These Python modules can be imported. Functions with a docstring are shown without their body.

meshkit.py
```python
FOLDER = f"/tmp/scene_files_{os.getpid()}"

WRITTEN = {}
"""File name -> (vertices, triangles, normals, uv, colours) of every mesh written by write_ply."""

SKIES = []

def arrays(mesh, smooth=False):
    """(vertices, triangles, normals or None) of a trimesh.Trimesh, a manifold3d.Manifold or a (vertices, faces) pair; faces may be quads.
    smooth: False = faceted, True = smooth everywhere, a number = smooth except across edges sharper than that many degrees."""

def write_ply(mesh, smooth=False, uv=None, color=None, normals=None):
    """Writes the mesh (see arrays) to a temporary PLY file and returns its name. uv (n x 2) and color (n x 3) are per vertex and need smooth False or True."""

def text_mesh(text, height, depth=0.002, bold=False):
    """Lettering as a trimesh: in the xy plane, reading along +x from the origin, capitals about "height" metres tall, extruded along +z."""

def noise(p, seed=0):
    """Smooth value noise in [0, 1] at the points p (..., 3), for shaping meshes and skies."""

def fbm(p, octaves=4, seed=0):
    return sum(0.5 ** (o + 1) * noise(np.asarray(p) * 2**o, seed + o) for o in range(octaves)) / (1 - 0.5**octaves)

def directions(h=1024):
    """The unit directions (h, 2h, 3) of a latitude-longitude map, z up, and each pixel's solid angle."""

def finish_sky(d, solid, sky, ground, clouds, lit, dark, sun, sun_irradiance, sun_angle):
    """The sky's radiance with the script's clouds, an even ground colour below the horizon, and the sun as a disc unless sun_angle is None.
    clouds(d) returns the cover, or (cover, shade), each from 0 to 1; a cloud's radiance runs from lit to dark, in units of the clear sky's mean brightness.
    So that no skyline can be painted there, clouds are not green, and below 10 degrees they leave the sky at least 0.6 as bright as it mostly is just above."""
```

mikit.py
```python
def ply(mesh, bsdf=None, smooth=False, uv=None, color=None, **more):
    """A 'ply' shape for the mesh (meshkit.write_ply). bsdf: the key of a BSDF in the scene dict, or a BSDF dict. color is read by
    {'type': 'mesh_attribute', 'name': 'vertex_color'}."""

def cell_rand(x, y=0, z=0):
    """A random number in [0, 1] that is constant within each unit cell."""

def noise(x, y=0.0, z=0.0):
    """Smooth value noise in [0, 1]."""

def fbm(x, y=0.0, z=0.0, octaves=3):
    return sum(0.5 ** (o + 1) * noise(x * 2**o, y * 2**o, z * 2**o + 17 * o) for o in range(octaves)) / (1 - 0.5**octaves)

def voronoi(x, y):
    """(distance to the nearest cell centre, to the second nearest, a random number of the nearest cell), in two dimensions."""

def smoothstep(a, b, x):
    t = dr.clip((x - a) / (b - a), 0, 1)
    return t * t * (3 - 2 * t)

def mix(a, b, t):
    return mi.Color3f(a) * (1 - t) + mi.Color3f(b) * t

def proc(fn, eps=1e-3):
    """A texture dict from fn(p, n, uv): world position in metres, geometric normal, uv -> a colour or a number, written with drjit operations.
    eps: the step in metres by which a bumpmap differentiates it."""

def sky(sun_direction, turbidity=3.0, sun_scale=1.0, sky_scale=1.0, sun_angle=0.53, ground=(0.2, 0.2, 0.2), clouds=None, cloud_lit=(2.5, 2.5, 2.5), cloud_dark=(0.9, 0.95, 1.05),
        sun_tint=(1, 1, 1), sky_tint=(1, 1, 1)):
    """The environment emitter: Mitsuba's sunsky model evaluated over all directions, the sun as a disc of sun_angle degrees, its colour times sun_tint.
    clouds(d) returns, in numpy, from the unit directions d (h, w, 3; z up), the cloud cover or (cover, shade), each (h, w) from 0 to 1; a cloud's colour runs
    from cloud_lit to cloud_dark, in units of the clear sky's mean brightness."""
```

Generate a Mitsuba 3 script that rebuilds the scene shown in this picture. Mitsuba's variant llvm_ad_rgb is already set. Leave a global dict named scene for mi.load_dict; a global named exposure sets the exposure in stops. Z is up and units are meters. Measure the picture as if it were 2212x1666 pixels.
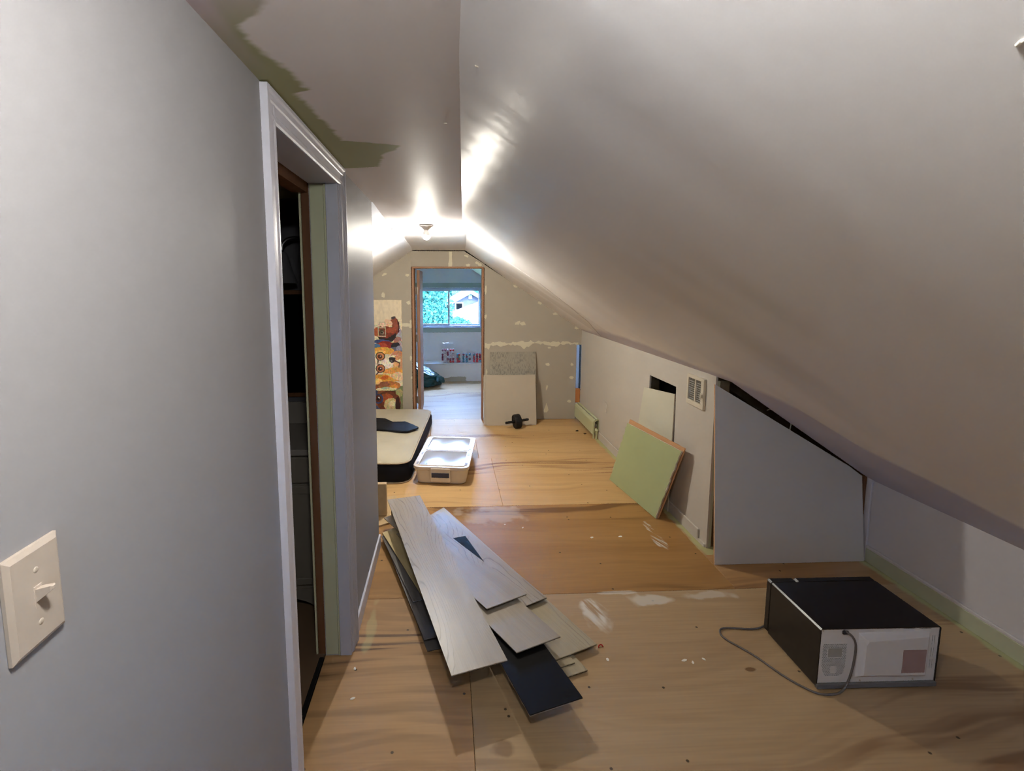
import math, random
import numpy as np
import trimesh, manifold3d
import shapely.geometry as sg
import drjit as dr
import mitsuba as mi
import mikit, meshkit
from mikit import noise, fbm, smoothstep, mix, proc, ply

T = mi.ScalarTransform4f
scene, labels = {}, {}
rng = np.random.default_rng(7)

# ------------------------------------------------------------------ camera, sky, exposure
exposure = 1.95
_yaw, _pitch = 0.046, 0.117
_eye = np.array([0.0, 0.0, 1.70])
_fwd = np.array([math.sin(_yaw) * math.cos(_pitch), math.cos(_yaw) * math.cos(_pitch), -math.sin(_pitch)])
scene['camera'] = {'type': 'perspective', 'fov': 2 * math.degrees(math.atan(1106 / 1060.0)), 'fov_axis': 'x', 'near_clip': 0.02, 'far_clip': 500.0,
                   'principal_point_offset_x': (1106 - 1015.3) / 2212, 'principal_point_offset_y': (833 - 738.5) / 1666,
                   'to_world': T().look_at(origin=_eye.tolist(), target=(_eye + _fwd).tolist(), up=[0, 0, 1])}


def _clouds(d):
    n = meshkit.fbm(d * np.array([2.2, 2.2, 5.0]) + 3.1, 4, seed=4)
    return np.clip((n - 0.38) * 4, 0, 1) * 0.8, np.clip((n - 0.5) * 2, 0, 1)


scene['sky'] = mikit.sky([0.75, -0.45, 0.7], turbidity=3.5, sun_scale=0.12, sky_scale=135.0, clouds=_clouds, sky_tint=(0.42, 0.80, 1.35),
                         cloud_lit=(1.2, 1.6, 2.1), cloud_dark=(0.6, 0.8, 1.05), sun_tint=(0.55, 0.85, 1.2), ground=(0.2, 0.22, 0.2))
LAMP_FAR, LAMP_NEAR, LAMP_RGB = 770.0, 120.0, (1.0, 0.945, 0.83)


# ------------------------------------------------------------------ helpers
def L(r, g, b):
    c = np.array([r, g, b], float)
    return tuple(np.where(c <= 0.04045, c / 12.92, ((c + 0.055) / 1.055) ** 2.4).tolist())


def mat(name, color, rough=0.6, spec=0.4, metallic=0.0, bump=None, bump_scale=1.0, **kw):
    col = color if isinstance(color, dict) else {'type': 'rgb', 'value': [float(x) for x in color]}
    d = {'type': 'principled', 'base_color': col, 'roughness': rough, 'specular': spec, 'metallic': metallic, **kw}
    if bump is not None:
        d = {'type': 'bumpmap', 'arbitrary': bump, 'scale': bump_scale, 'bsdf': d}
    scene[name] = {'type': 'twosided', 'bsdf': d}
    return name


_used = {}


def numbered(name):
    n = _used.get(name, 0)
    _used[name] = n + 1
    return name if n == 0 else f'{name}_{n:03d}'


def thing(name, label, category, group=None):
    k = numbered(name)
    labels[k] = {'label': label, 'category': category}
    if group:
        labels[k]['group'] = group
    return k


def struct(name, label=None):
    k = numbered(name)
    labels[k] = {'kind': 'structure'}
    if label:
        labels[k]['label'] = label
    return k


def put(key, mesh, m, smooth=False, to_world=None, uv=None, color=None, **kw):
    d = ply(mesh, m, smooth, uv=uv, color=color, **kw)
    if to_world is not None:
        d['to_world'] = to_world
    scene[key] = d
    return key


def part(parent, name, mesh, m, smooth=False, label=None, kind=None, **kw):
    k = numbered(f'{parent}__{name}')
    put(k, mesh, m, smooth, **kw)
    if label or kind:
        labels[k] = {}
        if label:
            labels[k]['label'] = label
        if kind:
            labels[k]['kind'] = kind
    return k


def hull(pts):
    return trimesh.convex.convex_hull(np.asarray(pts, float))


def box(x0, x1, y0, y1, z0, z1, b=0.0):
    if b <= 0:
        return trimesh.creation.box(bounds=[[x0, y0, z0], [x1, y1, z1]])
    b = min(b, (x1 - x0) * .45, (y1 - y0) * .45, (z1 - z0) * .45)
    p = []
    for x, sx in ((x0, 1), (x1, -1)):
        for y, sy in ((y0, 1), (y1, -1)):
            for z, sz in ((z0, 1), (z1, -1)):
                p += [(x, y + sy * b, z + sz * b), (x + sx * b, y, z + sz * b), (x + sx * b, y + sy * b, z)]
    return hull(p)


def cat(*ms):
    return trimesh.util.concatenate([m for m in ms])


def extr(poly, h, z=0.0):
    m = trimesh.creation.extrude_polygon(poly, h, engine='earcut')
    m.apply_translation([0, 0, z])
    return m


def poly_yz(pts, x0, x1):
    """polygon in (y,z) extruded from x0 to x1"""
    m = extr(sg.Polygon(pts), x1 - x0)
    v = m.vertices.copy()
    m.vertices = np.column_stack([v[:, 2] + x0, v[:, 0], v[:, 1]])
    return m


def poly_xz(pts, y0, y1):
    m = extr(sg.Polygon(pts) if not isinstance(pts, sg.Polygon) else pts, y1 - y0)
    v = m.vertices.copy()
    m.vertices = np.column_stack([v[:, 0], v[:, 2] + y0, v[:, 1]])
    m.invert()
    return m


def tube(pts, r, n=10, closed=False):
    pts = np.asarray(pts, float)
    tang = np.gradient(pts, axis=0)
    tang /= np.linalg.norm(tang, axis=1, keepdims=True) + 1e-12
    u = np.cross(tang[0], [0, 0, 1.0])
    if np.linalg.norm(u) < 1e-3:
        u = np.cross(tang[0], [1.0, 0, 0])
    rings = []
    rr = np.broadcast_to(r, len(pts))
    a = np.arange(n) * 2 * math.pi / n
    for p, t, q in zip(pts, tang, rr):
        u = u - t * (u @ t)
        u /= np.linalg.norm(u)
        w = np.cross(t, u)
        rings.append(p + q * (np.cos(a)[:, None] * u + np.sin(a)[:, None] * w))
    v = np.vstack(rings + [pts[:1], pts[-1:]])
    f = []
    m = len(pts)
    for i in range(m - 1):
        for j in range(n):
            k = (j + 1) % n
            f += [(i * n + j, i * n + k, (i + 1) * n + k), (i * n + j, (i + 1) * n + k, (i + 1) * n + j)]
    for j in range(n):
        k = (j + 1) % n
        f += [(m * n, k, j), (m * n + 1, (m - 1) * n + j, (m - 1) * n + k)]
    return trimesh.Trimesh(v, f, process=False)


def spline(pts, n=60):
    from scipy.interpolate import CubicSpline
    pts = np.asarray(pts, float)
    d = np.r_[0, np.cumsum(np.linalg.norm(np.diff(pts, axis=0), axis=1))]
    return CubicSpline(d, pts)(np.linspace(0, d[-1], n))


def lathe(profile, n=32):
    return trimesh.creation.revolve(np.asarray(profile, float), sections=n)


def slab(c, t, off=0.0):
    """four corners (top face, counter-clockwise seen from above/front), thickness t against the normal; returns mesh and uv in metres"""
    c = np.asarray(c, float)
    n = np.cross(c[1] - c[0], c[3] - c[0])
    n /= np.linalg.norm(n)
    if n[2] < 0:
        n = -n
    top, bot = c - n * off, c - n * (off + t)
    lu, lv = np.linalg.norm(c[3] - c[0]), np.linalg.norm(c[1] - c[0])
    uvc = np.array([[0, 0], [0, lv], [lu, lv], [lu, 0]])
    v, uv, f = [], [], []

    def quad(q, w):
        i = len(v)
        v.extend(q)
        uv.extend(w)
        f.extend([(i, i + 1, i + 2), (i, i + 2, i + 3)])
    quad(top, uvc)
    quad(bot[::-1], uvc[::-1])
    for k in range(4):
        j = (k + 1) % 4
        quad([top[k], bot[k], bot[j], top[j]], [uvc[k], uvc[k], uvc[j], uvc[j]])
    m = trimesh.Trimesh(np.array(v), np.array(f), process=False)
    if np.dot(np.cross(m.vertices[1] - m.vertices[0], m.vertices[2] - m.vertices[0]), n) < 0:
        m.faces = m.faces[:, ::-1]
    return m, np.array(uv)


def rot_z(m, deg, c=(0, 0, 0)):
    m.apply_transform(trimesh.transformations.rotation_matrix(math.radians(deg), [0, 0, 1], c))
    return m


def rounded(x, y, r, n=8):
    return sg.box(-x / 2 + r, -y / 2 + r, x / 2 - r, y / 2 - r).buffer(r, quad_segs=n)


# ------------------------------------------------------------------ materials
def v3(c):
    return mi.Color3f(*[float(x) for x in c])


def paint(c, var=0.05, sc=2.0):
    c = v3(c)

    def fn(p, n, uv):
        a = fbm(p.x * sc, p.y * sc, p.z * sc, 3) - 0.5
        b = noise(p.x * 60, p.y * 60, p.z * 60) - 0.5
        return c * (1 + var * 2 * a + 0.02 * b)
    return proc(fn)


def roller(p, n, uv):
    return fbm(p.x * 90, p.y * 90, p.z * 90, 2)


def piece(x, pts):
    """piecewise linear drjit curve through pts"""
    out = mi.Float(pts[0][1])
    for (a, fa), (b, fb) in zip(pts[:-1], pts[1:]):
        t = dr.clip((x - a) / (b - a), 0, 1)
        out = dr.select(x >= a, fa + (fb - fa) * t, out)
    return out


GRAY = L(.68, .665, .675)
WARMGRAY = L(.68, .66, .63)
GREEN = L(.60, .63, .47)
mat('paint_gray_lightened', paint(L(.76, .745, .755), .04), .5, .05)  # same grey paint, lightened to make up for weak light on the right
mat('paint_gray', paint(L(.555, .55, .56), .04), .5, .025)  # same grey paint, darkened to offset strong lamp light on the left wall
mat('paint_kneewall', paint(L(.71, .685, .645), .04), .5, .2)
mat('paint_white', L(.78, .78, .83), .45, .25)
mat('paint_primer', paint(L(.66, .67, .73), .05), .5, .2)
mat('paint_green', L(.66, .67, .575), .45, .3)
mat('paint_dull', L(.5, .49, .48), .7, .2)


def ceil_fn(p, n, uv):
    w = fbm(p.x * 9, p.y * 9, 4.0, 3) - 0.5
    xb = piece(p.y, [(-3, -.46), (.6, -.40), (.80, -.22), (.93, -.31), (1.0, -.345), (1.03, -.40), (1.21, -.385), (1.355, -.352), (1.37, -.392), (1.545, -.376), (1.80, -.366), (1.89, -.165), (1.95, -.20), (2.0, -.25), (2.185, -.285), (2.2, -.47), (9, -.47)])
    g = smoothstep(0.014, -0.012, p.x - xb - 0.030 * w - .02 * (fbm(p.x * 30, p.y * 60, 2.0, 2) - .5))
    dust = smoothstep(.35, .65, fbm(p.x * 3 + 7, p.y * 1.5, 1.0, 3))
    pinkish = mix(L(.84, .825, .835), L(.80, .775, .775), dust * .6)
    # the strip right along the wall is rolled grey again at the very front
    gg = mix(L(.59, .60, .47), L(.68, .65, .635), smoothstep(.25, .5, fbm(p.x * 5, p.y * 3, 9.0, 2)) * smoothstep(1.1, .9, p.y) + smoothstep(.03, .0, p.x + .43 - .02 * w) * .6 * smoothstep(1.3, 1.1, p.y))
    return mix(pinkish, gg, g)


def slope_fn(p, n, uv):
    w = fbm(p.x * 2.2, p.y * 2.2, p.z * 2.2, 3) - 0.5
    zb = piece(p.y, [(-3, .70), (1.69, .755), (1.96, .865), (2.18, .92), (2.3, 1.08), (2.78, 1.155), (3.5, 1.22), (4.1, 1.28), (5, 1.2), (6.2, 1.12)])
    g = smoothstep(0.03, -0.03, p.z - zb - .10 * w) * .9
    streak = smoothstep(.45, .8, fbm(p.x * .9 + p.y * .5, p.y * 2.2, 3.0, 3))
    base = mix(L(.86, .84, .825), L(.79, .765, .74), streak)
    base = mix(base, L(.885, .885, .90), smoothstep(1.6, 2.1, p.z))  # lightening with height stands in for light on the upper slope
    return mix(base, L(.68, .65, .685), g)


def wrinkle(p, n, uv):
    m = smoothstep(.9, 1.6, p.z)
    return m * (fbm(p.x * 2.0 + p.z * 2, p.y * 2.5, 0.0, 3) * 2.2 + fbm(p.x * 14, p.y * 22, p.z * 14, 2) * .16 * smoothstep(1.85, 2.15, p.z))


mat('ceiling_paint', proc(ceil_fn), .5, .02)
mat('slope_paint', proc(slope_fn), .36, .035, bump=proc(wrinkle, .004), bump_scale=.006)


def drywall_fn(p, n, uv):
    a = fbm(p.x * 1.5, p.y, p.z * 1.5, 3) - .5
    return v3(L(.66, .625, .565)) * (1 + .14 * a + .03 * (noise(p.x * 150, p.y * 150, p.z * 150) - .5))


mat('drywall', proc(drywall_fn), .8, .2)
mat('compound', L(.80, .77, .68), .85, .15)
mat('panel_gray', paint(L(.775, .77, .77), .02), .55, .3)
mat('gypsum', L(.70, .66, .60), .9, .1)
mat('green_board', paint(L(.60, .625, .455), .05, 4), .75, .2)
mat('pale_green_board', paint(L(.735, .725, .655), .03, 3), .65, .25)
mat('brown_board', L(.70, .53, .38), .8, .15)
mat('heater_green', L(.70, .71, .56), .35, .4)
mat('black_gap', L(.06, .06, .06), .8, .1)


def wood_of(c1, c2, axis=2, s=1.0):
    c1, c2 = v3(c1), v3(c2)

    def fn(p, n, uv):
        q = [p.x, p.y, p.z]
        a = q[axis] * 1.2 * s
        b, c = [q[i] for i in range(3) if i != axis]
        g = fbm(b * 28 * s + fbm(a, b * 3, c * 3, 2) * 3, c * 28 * s, a, 3)
        return c1 * (1 - g) + c2 * g
    return proc(fn)


mat('jamb_wood', wood_of(L(.66, .50, .38), L(.50, .36, .26)), .6, .3)
mat('dark_wood', wood_of(L(.40, .26, .15), L(.28, .17, .09)), .6, .3)
mat('block_wood', wood_of(L(.74, .64, .49), L(.66, .55, .40), 1), .7, .2)
mat('orange_wood', wood_of(L(.72, .48, .27), L(.60, .37, .19)), .7, .2)
mat('stud_wood', wood_of(L(.42, .34, .24), L(.30, .24, .17)), .8, .1)


def ply_fn(tone1, tone2, dirt, seed, amt=1.0):
    t1, t2, td = v3(tone1), v3(tone2), v3(dirt)

    def fn(p, n, uv):
        x, y = p.x + seed * 3.7, p.y + seed * 1.3
        warp = fbm(x * .7, y * 1.4, seed, 3)
        g = fbm(x * .55 + warp, y * 6.5 + warp * 5, seed + 2.0, 4)
        fine = noise(x * 6, y * 170, seed)
        col = t1 * (1 - g) + t2 * g
        col *= 0.95 + .09 * fine
        band = smoothstep(.55, .72, fbm(x * .5 + 5, y * 2.1 + warp * 2, seed + 5.0, 3))
        streaks = smoothstep(.47, .78, fbm(x * 1.3, y * 22 + warp * 12, seed + 8.0, 3))
        k = dr.clip((band * streaks * .9 + .16 * streaks) * amt, 0, .92)
        col = col * (1 - k) + td * k
        cx, cy = x * 3.3, y * 3.3
        f1, f2, rnd = mikit.voronoi(cx, cy)
        knot = smoothstep(.024, .014, f1) * dr.select(rnd > .4, 1.0, 0.0)
        col = col * (1 - knot * .85) + mi.Color3f(.02, .014, .01) * knot
        return paint_marks(p, col)
    return fn


def paint_marks(p, col):
    x, y = p.x, p.y
    n1 = fbm(x * 14, y * 14, 3.0, 3)
    n2 = fbm(x * 50 + y * 20, y * 8, 5.0, 2)

    def blob(cx, cy, rx, ry, s=1.0):
        d = dr.sqrt(dr.square((x - cx) / rx) + dr.square((y - cy) / ry)) + (n1 - .5) * 1.1
        return smoothstep(1.0, .55, d) * s
    w = dr.maximum(blob(.75, 2.33, .07, .13, .75) * smoothstep(.3, .6, n2), blob(1.08, 2.43, .13, .06, .6))
    w = dr.maximum(w, blob(1.42, 2.45, .17, .04, .45))
    w = dr.maximum(w, blob(.93, 2.50, .12, .02, .5))
    w = dr.maximum(w, blob(1.40, 3.05, .035, .25, .8) * smoothstep(.5, .75, n2))
    w = dr.maximum(w, blob(.30, 3.45, .3, .15, .22))
    col = mix(col, L(.80, .78, .74), w)
    g = blob(-.39, 2.30, .03, .20, .3)
    edge = smoothstep(.055, .02, 1.655 - x + (n1 - .5) * .05) * dr.select((y > 2.85) & (y < 5.2), 1.0, 0.0)
    edge = dr.maximum(edge, smoothstep(.045, .015, 2.565 - x + (n1 - .5) * .04) * dr.select(y < 2.75, 1.0, 0.0))
    g = dr.maximum(g, edge * .75)
    col = mix(col, L(.66, .68, .50), g)
    d = blob(.20, 1.60, .05, .04, .5)
    stain = dr.maximum(blob(1.335, 1.935, .032, .014, .8), d)
    return mix(col, L(.36, .22, .10), stain)


P_LIGHT = (L(.755, .62, .43), L(.69, .535, .345), L(.54, .395, .25))
P_MID = (L(.67, .525, .36), L(.595, .445, .28), L(.43, .30, .19))
P_BROWN = (L(.61, .46, .27), L(.53, .375, .205), L(.40, .27, .15))
P_PALE = (L(.65, .545, .41), L(.60, .485, .35), L(.49, .37, .255))
for i, (nm, t) in enumerate((('ply_light', P_LIGHT), ('ply_mid', P_MID), ('ply_brown', P_BROWN), ('ply_pale', P_PALE))):
    mat(nm, proc(ply_fn(*t, i + 1)), .55, .25)
mat('ply_streaky', proc(ply_fn(L(.69, .545, .375), L(.58, .43, .28), L(.33, .22, .14), 7, 1.9)), .55, .25)


def lvp_fn(c1, c2, cd):
    c1, c2, cd = v3(c1), v3(c2), v3(cd)

    def fn(p, n, uv):
        u, v = uv.x, uv.y
        wv = fbm(u * 1.1, v * 3.0, 2.0, 3)
        g = fbm(u * .8 + wv, v * 22 + wv * 6, 1.0, 3)
        t = v * 34 + fbm(u * 1.0, v * 4.0, 4.0, 2) * 22 + fbm(u * 6, v * 30, 6.0, 2) * 1.2
        ring = dr.abs(dr.sin(t * 2.6))
        lines = smoothstep(.34, .04, ring) * smoothstep(.54, .66, fbm(u * 1.1, v * 6, 7.0, 2)) * (.45 + .55 * noise(u * 14, v * 90, 2.0))
        fine = noise(u * 9, v * 330, 3.0)
        col = (c1 * (1 - g) + c2 * g) * (.95 + .08 * fine)
        return col * (1 - lines * .55) + cd * (lines * .55)
    return proc(fn)


mat('vinyl_face', lvp_fn(L(.595, .555, .50), L(.535, .49, .43), L(.29, .255, .215)), .36, .35)
mat('vinyl_face_pale', lvp_fn(L(.63, .585, .49), L(.565, .515, .42), L(.34, .29, .23)), .42, .3)
mat('vinyl_face_shaded', lvp_fn(L(.35, .335, .325), L(.31, .295, .285), L(.18, .17, .16)), .4, .4)  # darkened plank face, shade under the topmost plank put into the colour
mat('vinyl_kraft', lvp_fn(L(.74, .67, .50), L(.68, .60, .43), L(.50, .42, .3)), .6, .3)
mat('vinyl_back', L(.06, .056, .055), .6, .05)

mat('plastic_white', L(.86, .84, .81), .3, .5)
mat('screw', L(.66, .62, .57), .3, .5)
mat('switch_plastic', L(.665, .62, .575), .35, .4)
mat('bin_plastic', L(.80, .76, .71), .28, .5)
mat('bin_clear', L(.62, .62, .64), .13, .2)
mat('bin_latch', L(.16, .18, .25), .4, .4)
mat('black_plastic', L(.075, .075, .08), .35, .4)
mat('rubber', L(.06, .06, .062), .55, .3)
mat('microwave_black', L(.032, .030, .030), .30, .45)
mat('microwave_back', paint(L(.83, .83, .85), .02), .45, .4)
mat('microwave_lip', L(.35, .335, .32), .5, .3)
mat('label_gray', L(.60, .59, .57), .6, .2)
mat('label_brown', L(.545, .43, .39), .7, .2)
mat('cord', L(.36, .335, .32), .5, .3)
mat('glass_dark', L(.02, .02, .025), .08, .5)
mat('bag_green', L(.03, .17, .15), .30, .35)
mat('mattress_top', paint(L(.66, .625, .54), .07, 5), .85, .1)
mat('mattress_side', L(.055, .06, .085), .8, .15, sheen=.3)
mat('mattress_piping', L(.70, .65, .56), .8, .1)
mat('cloth_black', L(.085, .09, .10), .85, .1, sheen=.4)
mat('register_metal', L(.76, .73, .66), .4, .4)
mat('register_dark', L(.36, .34, .30), .6, .2)
mat('chrome', L(.7, .7, .72), .25, .5, metallic=1.0)
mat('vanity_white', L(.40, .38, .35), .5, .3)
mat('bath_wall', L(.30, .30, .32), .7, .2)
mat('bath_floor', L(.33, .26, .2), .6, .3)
mat('porcelain', L(.85, .83, .8), .2, .5)
mat('counter_stone', L(.46, .44, .42), .4, .3)
mat('hinge_metal', L(.55, .50, .45), .4, .4, metallic=.6)
mat('far_wall_paint', paint(L(.86, .86, .88), .03), .5, .35)
mat('trim_green', L(.60, .64, .60), .5, .3)
mat('vinyl_frame', L(.66, .70, .78), .4, .3)
mat('chip_white', L(.85, .83, .79), .8, .2)
mat('chip_red', L(.60, .10, .07), .6, .3)
mat('debris_dark', L(.10, .07, .05), .8, .1)
scene['window_glass'] = {'type': 'thindielectric', 'int_ior': 1.5}
scene['film_clear'] = {'type': 'thindielectric', 'int_ior': 1.3}
for nm, c in (('ornament_red', (.62, .10, .12)), ('ornament_white', (.82, .80, .82)), ('ornament_green', (.12, .42, .30)), ('ornament_teal', (.16, .42, .50)), ('ornament_gold', (.66, .56, .30)), ('ornament_maroon', (.36, .06, .16))):
    mat(nm, L(*c), .2, .6)
mat('canvas_print', {'type': 'mesh_attribute', 'name': 'vertex_color'}, .6, .25)
mat('canvas_edge', L(.80, .75, .65), .8, .1)
mat('board_gray', proc(lambda p, n, uv: mix(L(.60, .575, .52), L(.44, .43, .40), smoothstep(.40, .75, fbm(p.x * 110, p.y, p.z * 34, 3)) * smoothstep(.2, .6, fbm(p.x * 5, 1.0, p.z * 4, 2)) * .7)), .85, .15)
mat('board_beige', paint(L(.70, .655, .585), .03, 3), .8, .2)

# ------------------------------------------------------------------ the shell
XL = -0.453
SL = 0.675                                   # fall of the right slope


def slope_z(x):
    return 2.12 - SL * (x - 0.2)


# floor: sub-base and plywood sheets
fl = struct('floor', 'bare plywood subfloor laid in large sheets with dark nail heads')
part(fl, 'base', box(-2.6, 2.7, -3.1, 8.95, -.12, -.0205), 'black_gap')
gap = .0016
rows = [(-3.05, .30, [(-.57, .66, 'ply_mid'), (.66, 2.6, 'ply_light')]),
        (.30, 1.29, [(-.57, .09, 'ply_streaky'), (.09, 2.6, 'ply_pale')]),
        (1.29, 2.505, [(-.57, .09, 'ply_streaky'), (.09, 2.6, 'ply_pale')]),
        (2.505, 3.600, [(-.57, -.20, 'ply_brown'), (-.20, 1.612, 'ply_brown'), (1.612, 2.66, 'ply_mid')]),
        (3.600, 4.640, [(-2.3, -.9, 'ply_light'), (-.9, .42, 'ply_light'), (.42, 1.78, 'ply_light')]),
        (4.640, 5.20, [(-2.3, .30, 'ply_light'), (.30, 1.78, 'ply_light')]),
        (5.20, 6.06, [(-2.3, -.2, 'ply_light'), (-.2, 1.78, 'ply_light')]),
        (6.06, 7.55, [(-2.3, -.9, 'ply_pale'), (-.9, 2.3, 'ply_pale')]),
        (7.55, 8.9, [(-2.3, .85, 'ply_pale'), (.85, 2.3, 'ply_pale')])]
for y0, y1, cols in rows:
    for x0, x1, m in cols:
        part(fl, 'plywood_sheet', box(x0 + gap / 2, x1 - gap / 2, y0 + gap / 2, y1 - gap / 2, -.02, 0, .0012), m)
part(fl, 'eave_board', box(1.785, 2.66, 3.602, 6.0, -.02, 0), 'ply_mid')
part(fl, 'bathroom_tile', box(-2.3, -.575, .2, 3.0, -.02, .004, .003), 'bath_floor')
part(fl, 'threshold_strip', box(-.592, -.572, 1.36, 2.09, -.02, .007, .003), 'black_gap')

# left wall: solid wall with the door opening
wl = struct('wall_left', 'smooth light grey painted wall close on the left')
TOP = 2.30
put(wl, cat(box(XL - .115, XL, -3.1, 1.36, 0, TOP), box(XL - .115, XL, 2.105, 3.05, 0, TOP), box(XL - .115, XL, 1.36, 2.105, 2.13, TOP)), 'paint_gray')
part(wl, 'partition', box(-2.35, XL - .116, 2.95, 3.05, 0, TOP), 'paint_gray')
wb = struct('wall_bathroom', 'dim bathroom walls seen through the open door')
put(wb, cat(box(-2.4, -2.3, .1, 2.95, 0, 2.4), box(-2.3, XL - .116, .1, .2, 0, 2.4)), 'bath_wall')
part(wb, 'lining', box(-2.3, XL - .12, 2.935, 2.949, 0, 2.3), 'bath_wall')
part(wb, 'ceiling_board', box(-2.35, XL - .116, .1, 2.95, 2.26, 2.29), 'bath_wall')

# door frame in the left wall
d1 = struct('door_1', 'white moulded door casing and painted jamb of the open doorway on the left')


def casing_profile(w=.083, t=.019):
    return [(0, 0), (w, 0), (w, t), (w - .010, t), (w - .016, t - .003), (w - .030, t - .004), (w - .034, t - .007), (w - .056, t - .008), (w - .062, t - .006), (w - .072, t - .007), (w - .077, t - .011), (0, .006)]


def casing_bar(y_out, y_in, z0, z1):
    s = 1 if y_out < y_in else -1
    m = extr(sg.Polygon(casing_profile()), z1 - z0, z0)
    v = m.vertices.copy()
    # profile a: distance from the inner edge, b: thickness out of the wall
    m.vertices = np.column_stack([XL + v[:, 1], y_in - s * v[:, 0], v[:, 2]])
    m.fix_normals()
    return m


def casing_head(y0, y1, z_in):
    m = extr(sg.Polygon(casing_profile(.058)), y1 - y0, y0)
    v = m.vertices.copy()
    m.vertices = np.column_stack([XL + v[:, 1], v[:, 2], z_in + v[:, 0]])
    m.fix_normals()
    return m


part(d1, 'casing', casing_bar(1.277, 1.360, .0, 2.188), 'paint_white')
part(d1, 'casing', casing_bar(2.203, 2.120, .0, 2.188), 'paint_primer')
part(d1, 'casing_head', casing_head(1.279, 2.201, 2.130), 'paint_white')
part(d1, 'jamb', box(-.572, XL + .004, 1.341, 1.361, 0, 2.13, .002), 'paint_white')
part(d1, 'jamb', box(-.500, XL + .004, 2.100, 2.122, 0, 2.13, .002), 'paint_primer')
part(d1, 'jamb_head', box(-.572, XL + .004, 1.36, 2.11, 2.112, 2.132, .002), 'paint_primer')
part(d1, 'door_stop', box(-.566, -.507, 2.103, 2.140, .004, 2.108, .003), 'paint_green')
part(d1, 'door_stop', box(-.506, -.500, 2.096, 2.110, .004, 2.108, .001), 'paint_green')
part(d1, 'stud', box(-.603, -.567, 2.112, 2.160, 0, 2.12, .002), 'dark_wood')
part(d1, 'drywall_edge', box(-.612, -.604, 2.110, 2.160, 0, 2.10), 'paint_green')
part(d1, 'head_stud', box(-.640, -.574, 1.36, 2.11, 2.075, 2.13, .002), 'dark_wood')
part(d1, 'strike_plate', box(-.535, -.495, 1.3605, 1.3625, .90, .96, .001), 'hinge_metal')

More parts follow.
